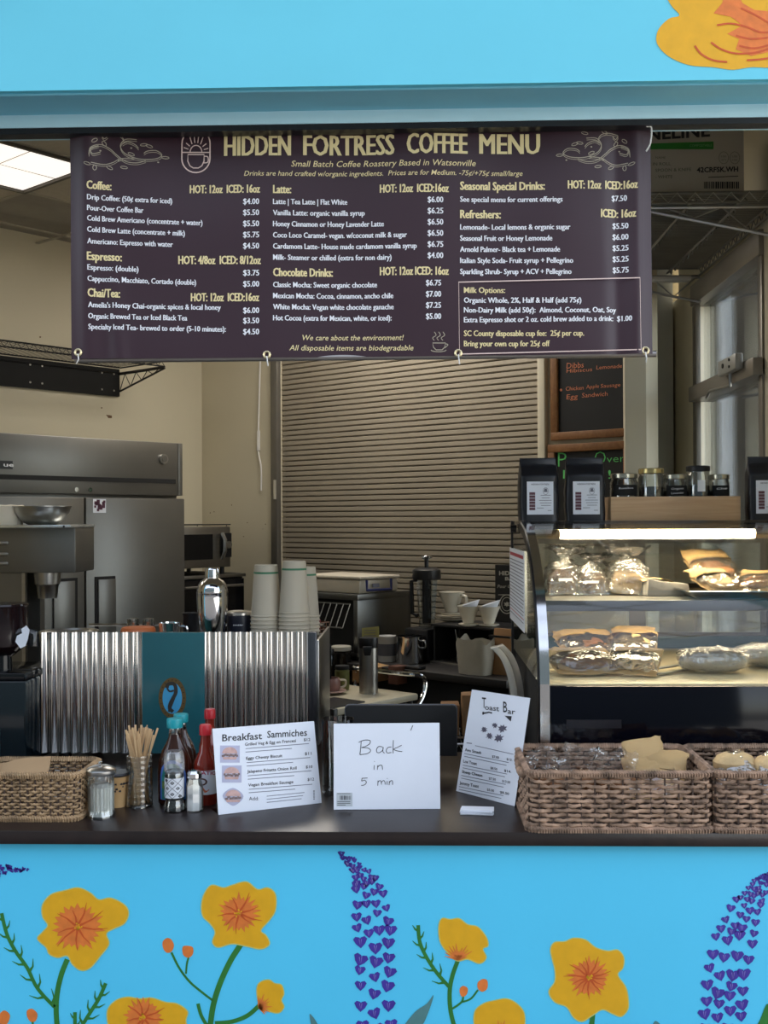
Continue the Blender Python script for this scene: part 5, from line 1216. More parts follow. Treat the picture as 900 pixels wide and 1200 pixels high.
for i, (x, y, lab) in enumerate(((x2-.02,.15,'pale cookie in crinkled cellophane, left in the right edge basket'),(x2+.08,.13,'pale cookie in crinkled cellophane, right in the right edge basket'))):
    t = thing('clear_packet', (x, y, CT+.085), .3*i, lab, 'packet', 'clear packets in the right edge basket')
    b = MB().sph((0,0,.06), .05, 14, sx=1.2, sy=1, sz=.7); b.crumple(.004, 30, i); build('cookie', b, PALEB, t)
    b = MB().grid(lambda u,v: ((u-.5)*.15, (v-.5)*.13, .10-.25*((u-.5)**2+(v-.5)**2)), 14, 14); b.crumple(.016, 26, i+9); build('cellophane', b, PLASTIC, t, fixn=False)
xl = at(30,900,.18).x
for i, (dx, yw) in enumerate(((.0,.25),(-.05,-.2))):
    q = MB().grid(lambda u,v: ((u-.5)*.13, (v-.5)*.10, .005*math.sin(u*4+i)+.02*u), 8, 6); q.crumple(.004, 20, i); n0 = len(q.v)
    q.add([v-NZ*.004 for v in q.v[:n0]], [tuple(reversed(f)) for f in q.f[:]])
    o = build('paper_napkin', q, mat('brown napkin', C(170,140,104), .85, var=.06), None, fixn=False); o.location = (xl+dx, .18, CT+.118-.012*i); o.rotation_euler = (.25,0,yw)
    o['label'] = ('folded brown paper napkin on top in the straw basket','folded brown paper napkin under another in the straw basket')[i]; o['category'] = 'napkin'; o['group'] = 'napkins in the straw basket'
# ================================================================== BACK ROOM
def wp(px, py, b): return hit(px, py, K - U1*b, U1)          # point on a plane b in front of the shutter wall
def lp_(px, py, b): return hit(px, py, PL + W1*b, U2)        # same for the left wall
def T_(p): return Vector(p)
# fridge
fz1 = hit(211,520,FR,U2).z; fzd = hit(208,583,FR,U2).z
FG = thing('reach_in_fridge', FR, RZ_LEFT, 'wide two-door stainless steel reach-in fridge against the left wall', 'fridge')
def fx(px): q = hit(px, 600, FR, U2); return (Vector((q.x,q.y,0))-FR).dot(U1)
Wf = 1.42
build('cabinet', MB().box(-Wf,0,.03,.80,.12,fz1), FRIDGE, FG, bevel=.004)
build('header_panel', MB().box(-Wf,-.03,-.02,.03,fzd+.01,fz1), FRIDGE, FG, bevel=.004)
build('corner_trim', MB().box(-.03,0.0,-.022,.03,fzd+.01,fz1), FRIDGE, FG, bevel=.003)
zl = hit(150,563,FR,U2).z
build('vent_slot', MB().box(-Wf,fx(203),-.024,-.018,zl-.012,zl+.012), BLACKM, FG)
x93 = fx(94)
for a, b, pr in ((-Wf+.01,x93-.005,(62,84)),(x93+.005,-.006,(107,131))):
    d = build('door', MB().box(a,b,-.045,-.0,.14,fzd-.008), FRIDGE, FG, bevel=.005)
    if pr[0] < 100: h0, h1 = x93-.19, x93-.05
    else: h0, h1 = x93+.055, x93+.18
    zt_ = hit(118,675,FR,U2).z
    build('handle_recess', MB().box(h0,h1,-.050,-.044,zt_-.45,zt_), BLACKM, d)
    build('handle_plate', MB().box(h0+.018 if pr[0] > 100 else h0,h1 if pr[0] > 100 else h1-.018,-.056,-.050,zt_-.45,zt_-.015), FRIDGE, d, bevel=.002)
for px, py in ((87,574),(103,574)):
    q = hit(px,py,FR,U2); build('screw', MB().disc((fx(px),-.018,q.z),(0,-1,0),.012,.006,12), CHROME, FG)
q = hit(189,538,FR,U2); kl = build('key_lock', MB().disc((fx(189),-.018,q.z),(0,-1,0),.027,.012,20), STEEL, FG); build('lock_face', MB().disc((fx(189),-.03,q.z),(0,-1,0),.017,.003,16), FRIDGE, kl)
q = hit(5,545,FR,U2); npl = build('name_plate', MB().box(fx(-14),fx(12),-.024,-.018,q.z-.02,q.z+.02), BLACK, FG)
vs, fs, _ = textmesh('ue', .02); build('plate_lettering', MB().add([(fx(1)+u*.055, -.0255, q.z-.008+v*.02) for u, v in vs], fs), WHITEP, npl, smooth=False, fixn=False)
q = hit(110.5,593,FR,U2); st_ = build('square_sticker', MB().box(fx(103),fx(118),-.047,-.044,q.z-.036,q.z+.036), PAPER, FG); 
m = MB(); rnd = random.Random(2)
for i in range(22):
    x = fx(105)+rnd.random()*(fx(116)-fx(105)); z = q.z+rnd.uniform(-.028,.024); s = rnd.uniform(.004,.010); m.add([(x-s,-.048,z-s),(x+s,-.048,z-s),(x+s,-.048,z+s),(x-s,-.048,z+s)], [(0,1,2,3)])
build('sticker_print', m, mat('plum print', C(92,52,72), .5), st_, smooth=False, fixn=False, kind='stuff')
for x in (-Wf+.1, -.1):
    for y in (.1,.7): build('caster', MB().cyl(.05,0,.12,14,x,y), BLACK, FG)
# black board and black wire shelf on the left wall
q1 = lp_(139,433,.012); q2 = lp_(139,465,.012); BZ1, BZ0 = q1.z, q2.z
o_ = Vector((q1.x,q1.y,0))
BB = thing('wall_board', o_, RZ_LEFT, 'long black board screwed to the left wall above the fridge', 'board')
build('board_panel', MB().box(-2.2,0,-.012,.01,BZ0,BZ1), BLACKM, BB, bevel=.002)
for px in (34,48,118,132):
    for dz in (.2,.8): 
        z = BZ0+(BZ1-BZ0)*dz; w_ = lp_(px,440,.012); x = (Vector((w_.x,w_.y,0))-o_).dot(U1); build('screw', MB().disc((x,-.012,z),(0,-1,0),.006,.003,8), STEEL, BB)
SZ2 = lp_(82,414,.45).z
LS = thing('black_wire_shelf', o_+NZ*0, RZ_LEFT, 'black wire wall shelf above the fridge, partly behind the banner', 'shelf')
m = MB()
for z in (SZ2+.02, SZ2-.012):
    for y in (-.46,-.02): m.tube([(-2.3,y,z),(.0,y,z)], .005, 6)
    m.tube([(0,-.46,z),(0,-.02,z)], .005, 6)
build('shelf_rail', m, BLACK, LS)
m = MB()
for k in range(92): m.tube([(-2.3+k*.025,-.46,SZ2+.024),(-2.3+k*.025,-.02,SZ2+.024)], .002, 4)
build('shelf_wires', m, BLACK, LS, kind='stuff')
m = MB(); zz = []
for k in range(93): zz.append((-2.3+k*.025, -.46, SZ2+(.02 if k % 2 else -.012)))
m.tube(zz, .0022, 4); build('shelf_truss', m, BLACK, LS)
m = MB(); m.tube([(0,-.46,SZ2-.02),(0,-.0,SZ2-.02)], .006, 6); m.tube([(0,-.46,SZ2-.022),(0,-.0,BZ0+.03)], .006, 6)
zz = []
for k in range(9):
    f = k/8; zz.append((0,-.46+.45*f, SZ2-.02 if k % 2 else SZ2-.022-(SZ2-.052-BZ0)*f))
m.tube(zz, .003, 5); build('shelf_bracket', m, BLACK, LS)
# steel brewer with shelf in front of the fridge
YE = 1.7
def e_(px, py, Y=YE): return at(px, py, Y)
bx0, bx1 = e_(-60,600).x, e_(92,600).x; zs = e_(50,615).z
WTB = thing('steel_work_table', ((bx0+bx1)/2, YE+.2, 0), 0, 'steel work table under the brewer, hidden behind the espresso machine', 'table')
build('table_top', MB().box(-.36,.36,-.25,.25,.86,.90), STEEL, WTB, bevel=.004)
for x in (-.33,.33):
    for y in (-.22,.22): build('leg', MB().cyl(.02,0,.86,12,x,y), STEEL, WTB)
BR = thing('coffee_brewer', ((bx0+bx1)/2, YE, .90), 0, 'stainless steel brewer with ledge, louvres and hanging funnel at far left', 'brewer')
zb4 = e_(50,671).z; zs0 = e_(50,620).z
build('ledge', MB().box(bx0,e_(91,600).x,YE-.10,YE+.25,zs-.012,zs), mat('pale steel ledge', (.7,.75,.76,1), .25, .8), BR, world=True, bevel=.002)
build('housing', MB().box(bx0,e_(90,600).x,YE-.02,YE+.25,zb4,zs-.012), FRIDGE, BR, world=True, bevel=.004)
build('post', MB().box(e_(28,700).x,e_(32,700).x,YE-.025,YE,.90,zb4), STEEL, BR, world=True); build('post', MB().box(bx0+.02,bx0+.04,YE-.025,YE,.90,zb4), STEEL, BR, world=True)
build('back_panel', MB().box(bx0,e_(27,700).x,YE+.0,YE+.02,.92,zb4), FRIDGE, BR, world=True)
build('base_plate', MB().box(bx0,e_(88,700).x,YE-.05,YE+.25,.90,.915), STEEL, BR, world=True)
build('rear_column', MB().box(bx0,e_(30,700).x,YE+.18,YE+.24,.915,zb4), FRIDGE, BR, world=True)
for py in (634,647,658): build('louvre', MB().box(bx0+.1,e_(12,600).x,YE-.034,YE-.02,e_(5,py+4).z,e_(5,py).z), STEEL, BR, world=True, bevel=.005)
fxc = e_(50,680).x; 
build('funnel', MB().lathe([(.0,e_(50,702).z),(.040,e_(50,702).z),(.046,e_(50,687).z),(.049,e_(50,686).z),(.052,e_(50,685).z),(.056,zb4)], 24, fxc, YE+.06), STEEL, BR, world=True)
q = e_(83,618,YE-.1); build('ledge_bolt', MB().disc((e_(75,618,YE-.1).x,YE-.1,zs-.007),(0,-1,0),.004,.004,8), BLACK, BR, world=True)
xb_ = e_(44,610).x; rb_ = 34/1300*4.63
BO = thing('mixing_bowl', (xb_, YE+.06, zs), 0, 'wide stainless steel mixing bowl on the brewer ledge', 'bowl')
hb = e_(44,593).z - zs
build('bowl_shell', MB().lathe([(0,0),(rb_*.5,0),(rb_*.74,hb*.25),(rb_*.9,hb*.6),(rb_*.97,hb*.96),(rb_*1.03,hb*.97),(rb_*1.03,hb),(rb_*.95,hb*.98),(rb_*.87,hb*.6),(rb_*.7,hb*.28),(0,hb*.05)], 36), STEEL, BO)
wb = MB().lathe([(0,0),(.085,0),(.088,.05),(.092,.08),(.086,.084),(.08,.07),(0,.02)], 24); wb.crumple(.003, 30, 2)
wbo = build('white_tub', wb, mat('white plastic tub', C(224,216,200), .6), None); wbo.location = (e_(-4,600).x, YE+.06, zs); wbo['label'] = 'white plastic tub on the brewer ledge left of the mixing bowl'; wbo['category'] = 'tub'
# microwave on a black cabinet
PM = lp_(272,640,.62); PM.z = 0
mzt = hit(272,617,PM,U2).z; mzb = hit(272,664,PM,U2).z
CBT = hit(280,672,PM,U2).z
def mx_(px): q = hit(px,640,PM,U2); return (Vector((q.x,q.y,0))-PM).dot(U1)
CB = thing('black_cabinet', PM, RZ_LEFT, 'black under-counter oven cabinet below the microwave in the far corner', 'cabinet')
build('cabinet_body', MB().box(mx_(200),mx_(288),.03,.50,0,CBT), BLACKM, CB, bevel=.004)
build('oven_door', MB().box(mx_(210),mx_(286),.0,.03,CBT-.48,CBT-.03), BLACKG, CB, bevel=.004)
build('door_handle', MB().tube([(mx_(214),-.02,CBT-.07),(mx_(282),-.02,CBT-.07)], .009, 8), STEEL, CB)
build('top_trim', MB().box(mx_(200),mx_(288),.0,.03,CBT-.02,CBT), STEEL, CB, bevel=.002)
MWV = thing('microwave_oven', PM+NZ*CBT, RZ_LEFT, 'steel microwave oven with black window and dial on the black cabinet', 'microwave')
h = mzt-CBT; b0 = mzb-CBT
build('body', MB().box(mx_(203),0,.015,.44,b0,h), STEEL, MWV, bevel=.005)
build('door', MB().box(mx_(203),mx_(257),0,.015,b0+.005,h-.004), STEEL, MWV, bevel=.003)
build('window', MB().box(mx_(206),mx_(249),-.004,0,b0+.05,h-.045), BLACKG, MWV)
build('handle', MB().tube([(mx_(259),-.012,b0+.05),(mx_(259.5),-.035,b0+.10),(mx_(259.5),-.035,h-.08),(mx_(259),-.012,h-.04)], .012, 8), STEEL, MWV)
build('control_panel', MB().box(mx_(262),mx_(271),-.003,.015,b0+.06,h-.04), BLACK, MWV)
build('dial', MB().disc((mx_(266.5),-.003,b0+.5*h-.01),(0,-1,0),.022,.016,18), STEEL, MWV)
for x in (mx_(206),-.03): build('foot', MB().cyl(.014,0,b0,10,x,.06), BLACK, MWV); build('foot', MB().cyl(.014,0,b0,10,x,.38), BLACK, MWV)
RKK = thing('wire_rack', PM+NZ*mzt, RZ_LEFT, 'dark wire cooling rack lying on the microwave', 'rack')
m = MB(); m.tube([(mx_(212),.04,.012),(mx_(275),.04,.012),(mx_(275),.36,.012),(mx_(212),.36,.012)], .004, 6, True); build('rack_frame', m, BLACK, RKK)
m = MB()
for k in range(14): x = mx_(212)+(mx_(275)-mx_(212))*k/13; m.tube([(x,.04,.012),(x,.36,.012)], .002, 4)
build('rack_wires', m, BLACK, RKK, kind='stuff')
for x in (mx_(214),mx_(273)): build('rack_foot', MB().tube([(x,.06,0),(x,.06,.012)], .003, 5).tube([(x,.34,0),(x,.34,.012)], .003, 5), BLACK, RKK)
# cord on the wall left of the shutter
m = MB(); q = [wp(305,420,.012), wp(303,500,.012), wp(303,530,.012), wp(306,548,.012), wp(306,575,.012)]; m.tube(spline([tuple(v) for v in q],6), .006, 6)
m.tube([wp(303,505,.012), wp(303,528,.012)], .011, 6)
single('white_cable', m, WHITE, 'thin white cable hanging down the wall left of the rolling shutter', 'cable')
# work counter along the shutter wall
KT = 1.02
WC = thing('back_counter', K, RZ_SHUT, 'dark work counter running along the rolling shutter', 'counter')
build('worktop', MB().box(.75,3.0,-.78,-.13,KT-.035,KT), mat('dark worktop', C(34,31,30), .45), WC, bevel=.003)
build('cabinet_carcass', MB().box(.78,2.97,-.72,-.15,0,KT-.035), BLACKM, WC)
def kb(px, b, z=None): q = wp(px, 700, b); return Vector((q.x, q.y, KT if z is None else z))
def kl_(p): return (Vector((p.x,p.y,0))-K)
# steel toaster oven
oc = wp(419,697,.70); ozt = oc.z; oc.z = KT
TO = thing('conveyor_oven', oc, RZ_SHUT, 'steel box oven with open front and wire racks on the work counter', 'oven')
H = ozt-KT; wO, dO = .46, .42
build('housing', MB().box(-wO,0,.0,dO,.02,.04).box(-wO,0,0,dO,H-.03,H).box(-.03,0,0,dO,.04,H-.03).box(-wO,-wO+.03,0,dO,.04,H-.03).box(-wO,0,dO-.02,dO,.04,H-.03), mat('dim oven steel', (.2,.2,.19,1), .35, .9, var=.1), TO, bevel=.002)
build('inner_cavity', MB().box(-wO+.03,-.03,.03,dO-.02,.04,H-.03), BLACKM, TO)
m = MB()
for k in range(9): m.tube([(-wO+.05+k*.045,.0,H-.05),(-wO+.09+k*.045,-.10,H-.16)], .003, 5)
m.tube([(-wO+.05,0,H-.05),(-.05,0,H-.05)], .004, 5); m.tube([(-wO+.09,-.10,H-.16),(-.01,-.10,H-.16)], .004, 5); build('feed_rack', m, mat('dark rack wire', (.16,.16,.15,1), .4, .9), TO)
build('support_post', MB().cyl(.014,.02,H-.14,10,-.30,-.04), STEEL, TO)
for x in (-wO+.04,-.04): build('foot', MB().cyl(.015,0,.02,10,x,.05).cyl(.015,0,.02,10,x,dO-.05), BLACK, TO)
q = wp(433,742,.66); nt_ = thing('yellow_note', (oc.x+.0, oc.y, KT), RZ_LEFT, 'pale yellow note standing at the corner of the steel oven', 'note')
nt_.location = wp(444,742,.71)*1; nt_.location.z = 0
n0 = wp(424,748,.73); n1 = wp(444,747,.73); n2 = wp(444,734,.73); n3 = wp(424,736,.73); nt_.location = ((n0.x+n1.x)/2,(n0.y+n1.y)/2,KT); nt_.rotation_euler = (0,0,0); WM[nt_.name] = Matrix.Translation(nt_.location)
build('note_paper', slab(MB(), [n0,n1,n2,n3], .002), mat('yellow paper', C(160,156,96), .6), nt_, world=True, smooth=False)
mm = MB(); NSH = Sheet(n0, (n1-n0).cross(n3-n0), .0015); 
for y in (739,742,745): NSH.line(mm, [(427,y),(441,y-.5)], .7, lift=2)
build('note_print', mm, GREYINK, nt_, world=True, smooth=False, fixn=False, kind='stuff'); build('note_clip', MB().tube([(n0+n1)/2, Vector(((n0.x+n1.x)/2,(n0.y+n1.y)/2,KT))], .003, 5), ZINC, nt_, world=True)
# tray of wrapped flat things on the oven
PK = thing('plastic_lidded_box', Vector((oc.x,oc.y,ozt)), RZ_SHUT, 'flat translucent plastic box with blue clips on top of the steel oven', 'box')
q = MB().box(-.43,-.02,.04,.34,.0,.07); q.crumple(.004, 8, 1); build('box_body', q, mat('milky plastic', C(206,196,176), .4, var=.06, scale=12), PK, bevel=.012)
q = MB().box(-.44,-.01,.03,.35,.071,.088); q.crumple(.005, 9, 4); build('box_lid', q, mat('milky lid', C(218,208,188), .35), PK, bevel=.008)
build('blue_clip', MB().tube([(.0,.07,.07),(.01,.06,.02),(.01,.25,.015),(.0,.26,.07)], .007, 6), mat('blue clip', C(36,44,96), .4), PK)
build('box_label', MB().box(-.006,-.002,.12,.17,.03,.05), mat('grey label', C(130,130,140), .5), PK)
# blender
def kbz(px, b): q = wp(px, 700, b); return q
qb = kb(500,.42); sB = 5.35/1300
BLD = thing('blender', qb, RZ_SHUT, 'tall black blender with clear jug and tamper in front of the shutter', 'blender')
zz_ = lambda py: wp(500,py,.42).z-KT
build('motor_base', MB().prism([(-.085,0),(.085,0),(.075,zz_(735)),(-.075,zz_(735))], -.09, .09, 'y'), BLACK, BLD, bevel=.012)
build('jug', MB().lathe([(.052,zz_(735)),(.052,zz_(728)),(.062,zz_(700)),(.072,zz_(674))], 4), JARGLASS, BLD, angle=20)
build('jug_filling', MB().lathe([(0,zz_(730)),(.022,zz_(730)),(.024,zz_(678)),(0,zz_(678))], 10), BLACK, BLD)
build('jug_handle', MB().tube([(-.07,0,zz_(680)),(-.10,0,zz_(682)),(-.095,0,zz_(720)),(-.06,0,zz_(722))], .011, 8), BLACK, BLD)
build('jug_lid', MB().lathe([(.07,zz_(679)),(.074,zz_(677)),(.072,zz_(668)),(.05,zz_(665)),(0,zz_(665))], 24), BLACK, BLD)
build('tamper', MB().cyl(.011,zz_(668),zz_(652),10).cyl(.020,zz_(668),zz_(665),12), BLACK, BLD); build('tamper_knob', MB().sph((0,0,zz_(653)), .030, 16, sz=.45), JARGLASS, BLD)
# low black stand with drippers
db0 = wp(508,765,.50); db1 = wp(586,765,.50); zdt = wp(545,731,.42).z
pw = (Vector((db1.x,db1.y,0))-Vector((db0.x,db0.y,0))).length
DS = thing('drip_stand', Vector((db0.x,db0.y,KT)), RZ_SHUT, 'low black metal drip stand carrying white pour-over drippers', 'stand')
Hd = zdt-KT
build('stand_top', MB().box(0,pw+.1,-.02,.26,Hd-.012,Hd), BLACK, DS, bevel=.002)
for a in (0,pw*.38,pw+.08): build('stand_panel', MB().box(a,a+.012,0,.25,.01,Hd-.012), BLACKM, DS)
build('stand_back', MB().box(0,pw+.1,.24,.25,.01,Hd-.012), FRIDGE, DS); build('drip_tray', MB().box(0,pw+.1,-.03,.25,0,.012), STEEL, DS, bevel=.002)
build('wire_brace', MB().tube([(pw*.36,-.01,Hd-.02),(pw*.40,-.01,Hd*.5),(pw*.38,-.01,.02)], .003, 5), ZINC, DS)
CER = mat('white ceramic', C(226,218,200), .25, var=.02, coat=.3)
def dripper(px, py, b, s, label, handle=True, plate=True, filt=False):
    q = wp(px, py, b); t = thing('pour_over_dripper', Vector((q.x,q.y,zdt)), RZ_SHUT, label, 'dripper', 'white ceramic drippers')
    build('cone', MB().lathe([(.020*s,.012),(.026*s,.014),(.045*s,.06*s+.01),(.058*s,.088*s+.01),(.060*s,.092*s+.01),(.056*s,.092*s+.01),(.04*s,.06*s+.01),(.018*s,.014)], 28), CER, t)
    build('saucer', MB().lathe([(0,0),(.04*s,0),(.052*s,.008),(.052*s,.012),(.02*s,.012)], 28), CER, t)
    if handle: build('handle', MB().tube(spline([(.050*s,0,.085*s),(.080*s,0,.082*s),(.078*s,0,.050*s),(.040*s,0,.040*s)],6), .007*s, 8), CER, t)
    if filt: 
        f_ = MB().grid(lambda u,v: ((.030+.028*v)*s*math.cos(6.283*u), (.030+.028*v)*s*math.sin(6.283*u), (.055+.05*v+.02*v*math.sin(6.283*u+1))*s+.01), 20, 4, True); build('paper_filter', f_, PAPER, t, fixn=False)
    return t
d0 = dripper(529,715,.34,1.15,'white ceramic pour-over dripper with handle on a stack of saucers, leftmost', True)
s0_ = thing('saucer_stack', d0.location, RZ_SHUT, 'stack of white saucers under the leftmost dripper', 'saucer')
for k in range(2): build('saucer', MB().lathe([(0,.014*k),(.05,.014*k),(.078,.014*k+.010),(.080,.014*k+.013),(.05,.014*k+.006),(0,.014*k+.006)], 28), CER, s0_)
d0.location.z += .032
dripper(549,731,.50,.95,'white ceramic dripper with paper filter, middle of the three', False, True, True); dripper(573,731,.46,.95,'white ceramic dripper with paper filter, right of the three', False, True, True)
# kraft bag and bin bag
q = wp(590,700,.62); t = thing('kraft_coffee_bag', Vector((q.x,q.y,KT)), RZ_SHUT, 'folded kraft bag behind the white bag by the drip stand', 'bag')
b = MB().box(-.055,.055,-.03,.03,0,.21); b.crumple(.004,10,3); b.v[4].y += .03; b.v[5].y += .03; b.v[6].y -= .02; b.v[7].y -= .02; build('bag_body', b, CARD, t, bevel=.006); build('bag_tie', MB().box(-.06,.06,-.036,-.028,.17,.18), BLACK, t)
q = wp(556,795,.78+.0); zt3 = wp(556,750,.70).z-KT
t = thing('white_paper_bag', Vector((wp(557,700,.68).x,wp(557,700,.68).y,KT)), RZ_SHUT, 'crumpled white paper bag at the front of the work counter', 'bag')
def wbf(u, v): a = 6.2832*u; k = .92+.12*v; return (math.copysign(abs(math.cos(a))**.5, math.cos(a))*.085*k, math.copysign(abs(math.sin(a))**.5, math.sin(a))*.055*k, v*(zt3+.01*math.sin(3*a)+.012*math.sin(5*a)))
b = MB().grid(wbf, 28, 10, True); b.crumple(.006, 16, 2)
for v in b.v: v.z = max(v.z, .0)
b.f.append(tuple(range(28))); build('bag_paper', b, mat('white crumpled paper', C(170,164,150), .8), t, fixn=False)
# poster and yellow box near the case
a0 = wp(581,722,.20); a1 = wp(614,722,.20); ztp = wp(590,662,.20).z
t = thing('black_poster', Vector(((a0.x+a1.x)/2,(a0.y+a1.y)/2,a0.z)), RZ_SHUT, 'black poster with white round emblem partly behind the taped notice', 'poster')
pwid = (a1-a0).length/2; ph_ = ztp-a0.z
t.location.z = KT; hoff = a0.z-KT; t['label'] = 'black poster board with white emblem behind the taped notice'
WM[t.name] = Matrix.Translation(t.location) @ Matrix.Rotation(RZ_SHUT,4,'Z')
build('poster_board', MB().box(-pwid,pwid,-.004,.004,0,hoff+ph_), BLACKM, t)
PP = Sheet(a0-U1*.004, U1, .001); m = MB()
PP.text(m, 'HIDDEN', 585, 612, 674, 5, .03); PP.text(m, 'BAR', 592, 608, 680, 4, .03); PP.text(m, 'Pour Over', 583, 606, 689, 4, .0, ital=.2)
PP.line(m, arc(594,708,8.5,11,0,360,20), 1.0); PP.line(m, arc(594,708,6,8,0,360,16), .7); PP.poly(m, ragged(594,708,4,6,1,.4)); PP.line(m, [(584,697),(604,697)], .8)
build('poster_print', m, mat('dim white print', C(170,166,156), .6), t, world=True, smooth=False, fixn=False, kind='stuff')
q = wp(595,735,.40); single('yellow_packet', MB().box(-.02,.02,-.015,.015,0,.16).xf(Matrix.Translation((q.x,q.y,KT)) @ Matrix.Rotation(RZ_SHUT,4,'Z')), mat('yellow pack', C(196,170,30), .5), 'slim yellow packet standing under the black poster', 'packet', smooth=False)
# steel pot, bucket
q = kb(480,.58); t = thing('steel_pot', q, RZ_SHUT, 'small polished steel pot with side handle on the work counter', 'pot'); zp = lambda py: wp(480,py,.58).z-KT
rp = .068
build('pot_body', MB().lathe([(0,0),(rp*.95,0),(rp,.006),(rp,zp(747)),(rp*1.05,zp(745)),(rp*.97,zp(745)),(rp*.96,.01),(0,.008)], 30), CHROME, t); build('handle', MB().tube(spline([(rp,0,zp(750)),(rp+.03,0,zp(750)),(rp+.03,0,zp(757)),(rp,0,zp(758))],4), .005, 6), STEEL, t)
q = kb(453,.60); t = thing('white_bucket', q, RZ_SHUT, 'translucent white plastic tub beside the steel pot', 'tub'); zp = lambda py: wp(453,py,.60).z-KT
build('tub_body', MB().lathe([(0,0),(.042,0),(.047,.06),(.05,zp(747)),(.053,zp(745)),(.048,zp(746)),(0,.01)], 26), mat('milky tub', C(190,188,184), .4), t); build('tub_contents', MB().lathe([(.0455,.03),(.048,.075),(.049,.09)], 26), mat('grey tub band', C(96,96,104), .5), t, fixn=False)
# dark tray of lids near pot
q = kb(477,.74); single('black_lid_tray', MB().prism([(-.09,-.03),(.09,-.03),(.09,.03),(-.09,.03)], 0, .015, 'z').xf(Matrix.Translation(q) @ Matrix.Rotation(RZ_SHUT,4,'Z')), BLACK, 'flat black tray before the steel pot', 'tray', bevel=.004)

# ---- cart
CZ = .95; Pc = atz(390,832,CZ); Pc.z = 0
CT2 = thing('service_cart', Pc, RZ_LEFT, 'white topped service cart with chrome push handle behind the counter', 'cart')
Lc = (atz(477,811,CZ)-atz(390,832,CZ)).length
build('cart_top', MB().box(0,Lc,0,.46,CZ-.03,CZ), mat('off white cart top', C(196,186,160), .45), CT2, bevel=.008)
build('cart_shelf', MB().box(0,Lc,0,.46,.28,.31), MATS['off white cart top'], CT2, bevel=.008)
for x in (.03, Lc-.03):
    for y in (.03,.43): build('leg', MB().cyl(.016,.07,CZ-.03,12,x,y), BLACK, CT2); build('caster', MB().disc((x,y-.012,.035),(0,1,0),.035,.024,14), BLACK, CT2)
build('push_handle', MB().tube(spline([(Lc-.03,.02,CZ-.1),(Lc+.05,.02,CZ-.03),(Lc+.075,.02,CZ+.04),(Lc+.04,.03,CZ+.075),(Lc+.0,.1,CZ+.08),(Lc+.0,.36,CZ+.08),(Lc+.04,.43,CZ+.075),(Lc+.075,.44,CZ+.04),(Lc+.05,.44,CZ-.03),(Lc-.03,.44,CZ-.1)],6), .011, 10), CHROME, CT2)
build('corner_clip', MB().box(-.006,.02,-.01,.03,CZ-.10,CZ+.004), BLACK, CT2, bevel=.003)
def on(px, py): return atz(px, py, CZ)
q = on(387,823); 
single('black_tray_mat', MB().prism([(-.02,.02),(.22,.02),(.22,.20),(-.02,.20)], CZ+.001, CZ+.006, 'z').xf(Matrix.Translation((Pc.x,Pc.y,0)) @ Matrix.Rotation(RZ_LEFT,4,'Z')), BLACK, 'black rubber mat on the cart under the pink mug', 'mat')
q = on(432,812); zt = lambda py, Y: at(432,py,Y).z-CZ
TH = thing('thermos', q, 0, 'tall brushed steel airpot thermos with black top on the cart', 'thermos'); rt_ = wpx(q,11)
hh_ = zt(747,q.y)
build('flask_body', MB().lathe([(0,0),(rt_,0),(rt_,hh_*.80),(rt_*.98,hh_*.84)], 28), STEEL, TH); build('flask_top', MB().lathe([(rt_*1.0,hh_*.82),(rt_*1.02,hh_*.86),(rt_*1.04,hh_*.97),(rt_*1.0,hh_),(0,hh_)], 28), BLACK, TH)
build('spout', MB().prism([(-.016,hh_*.70),(.012,hh_*.70),(.02,hh_*.86),(-.024,hh_*.86)], -rt_-.022, -rt_*.6, 'y'), BLACK, TH, bevel=.004)
q = on(387,813); PMG = thing('pink_mug', q+NZ*.006, .2, 'small dusty pink mug with pale handle on a saucer', 'mug'); rm = wpx(q,12); 
build('mug_body', MB().lathe([(0,.008),(rm*.85,.008),(rm,.02),(rm*1.02,.05),(rm*.9,.066),(rm*.8,.066),(rm*.85,.02),(0,.014)], 26), mat('dusty pink glaze', C(136,98,88), .4), PMG); build('handle', MB().tube(spline([(rm*.9,0,.055),(rm*1.5,0,.052),(rm*1.45,0,.028),(rm*.9,0,.02)],5), .005, 8), CER, PMG); build('saucer', MB().lathe([(0,0),(rm,0),(rm*1.6,.008),(rm*1.6,.011),(0,.008)], 28), mat('pale pink saucer', C(180,150,140), .4), PMG)
q = on(402,806); t = thing('small_glass_cup', q+Vector((0,.05,.001)), 0, 'small amber glass cup beside the pink mug on the cart', 'glass'); build('glass_wall', MB().lathe([(.02,0),(.024,.05),(.03,.075),(.028,.075),(.018,.004),(0,.004),(0,0)], 20), JARGLASS, t); build('drink', MB().lathe([(0,.005),(.019,.005),(.024,.045),(0,.046)], 16), mat('amber drink', C(90,56,30), .2), t)
def jarc(px, py, wp_, ptop, bodyc, lidc, label, nm='storage_jar', bm_=None, liftY=0):
    q = on(px, py); r = wpx(q, wp_/2); H = at(px, ptop, q.y).z-CZ
    t = thing(nm, q+NZ*.001, 0, label, 'jar')
    build('jar_body', MB().lathe([(0,0),(r*.96,0),(r,.006),(r,H*.78),(r*.85,H*.84),(r*.85,H*.88)], 24), bodyc, t); build('jar_lid', MB().lathe([(r*.9,H*.84),(r*.98,H*.86),(r*.98,H*.98),(r*.92,H),(0,H)], 24), lidc, t); return t
jarc(400,792,24,757,mat('dark jar glass', C(22,20,20), .15),mat('ivory lid', C(206,200,184), .4),'dark glass jar with wide ivory lid on the cart')
jarc(384,797,16,761,BLACKG,BLACK,'slim black jar with black lid left of the ivory lidded jar')
jarc(371,798,14,764,mat('brown jar glass', C(66,44,34), .2),MATS['ivory lid'],'brown jar with ivory lid, partly behind the espresso machine')
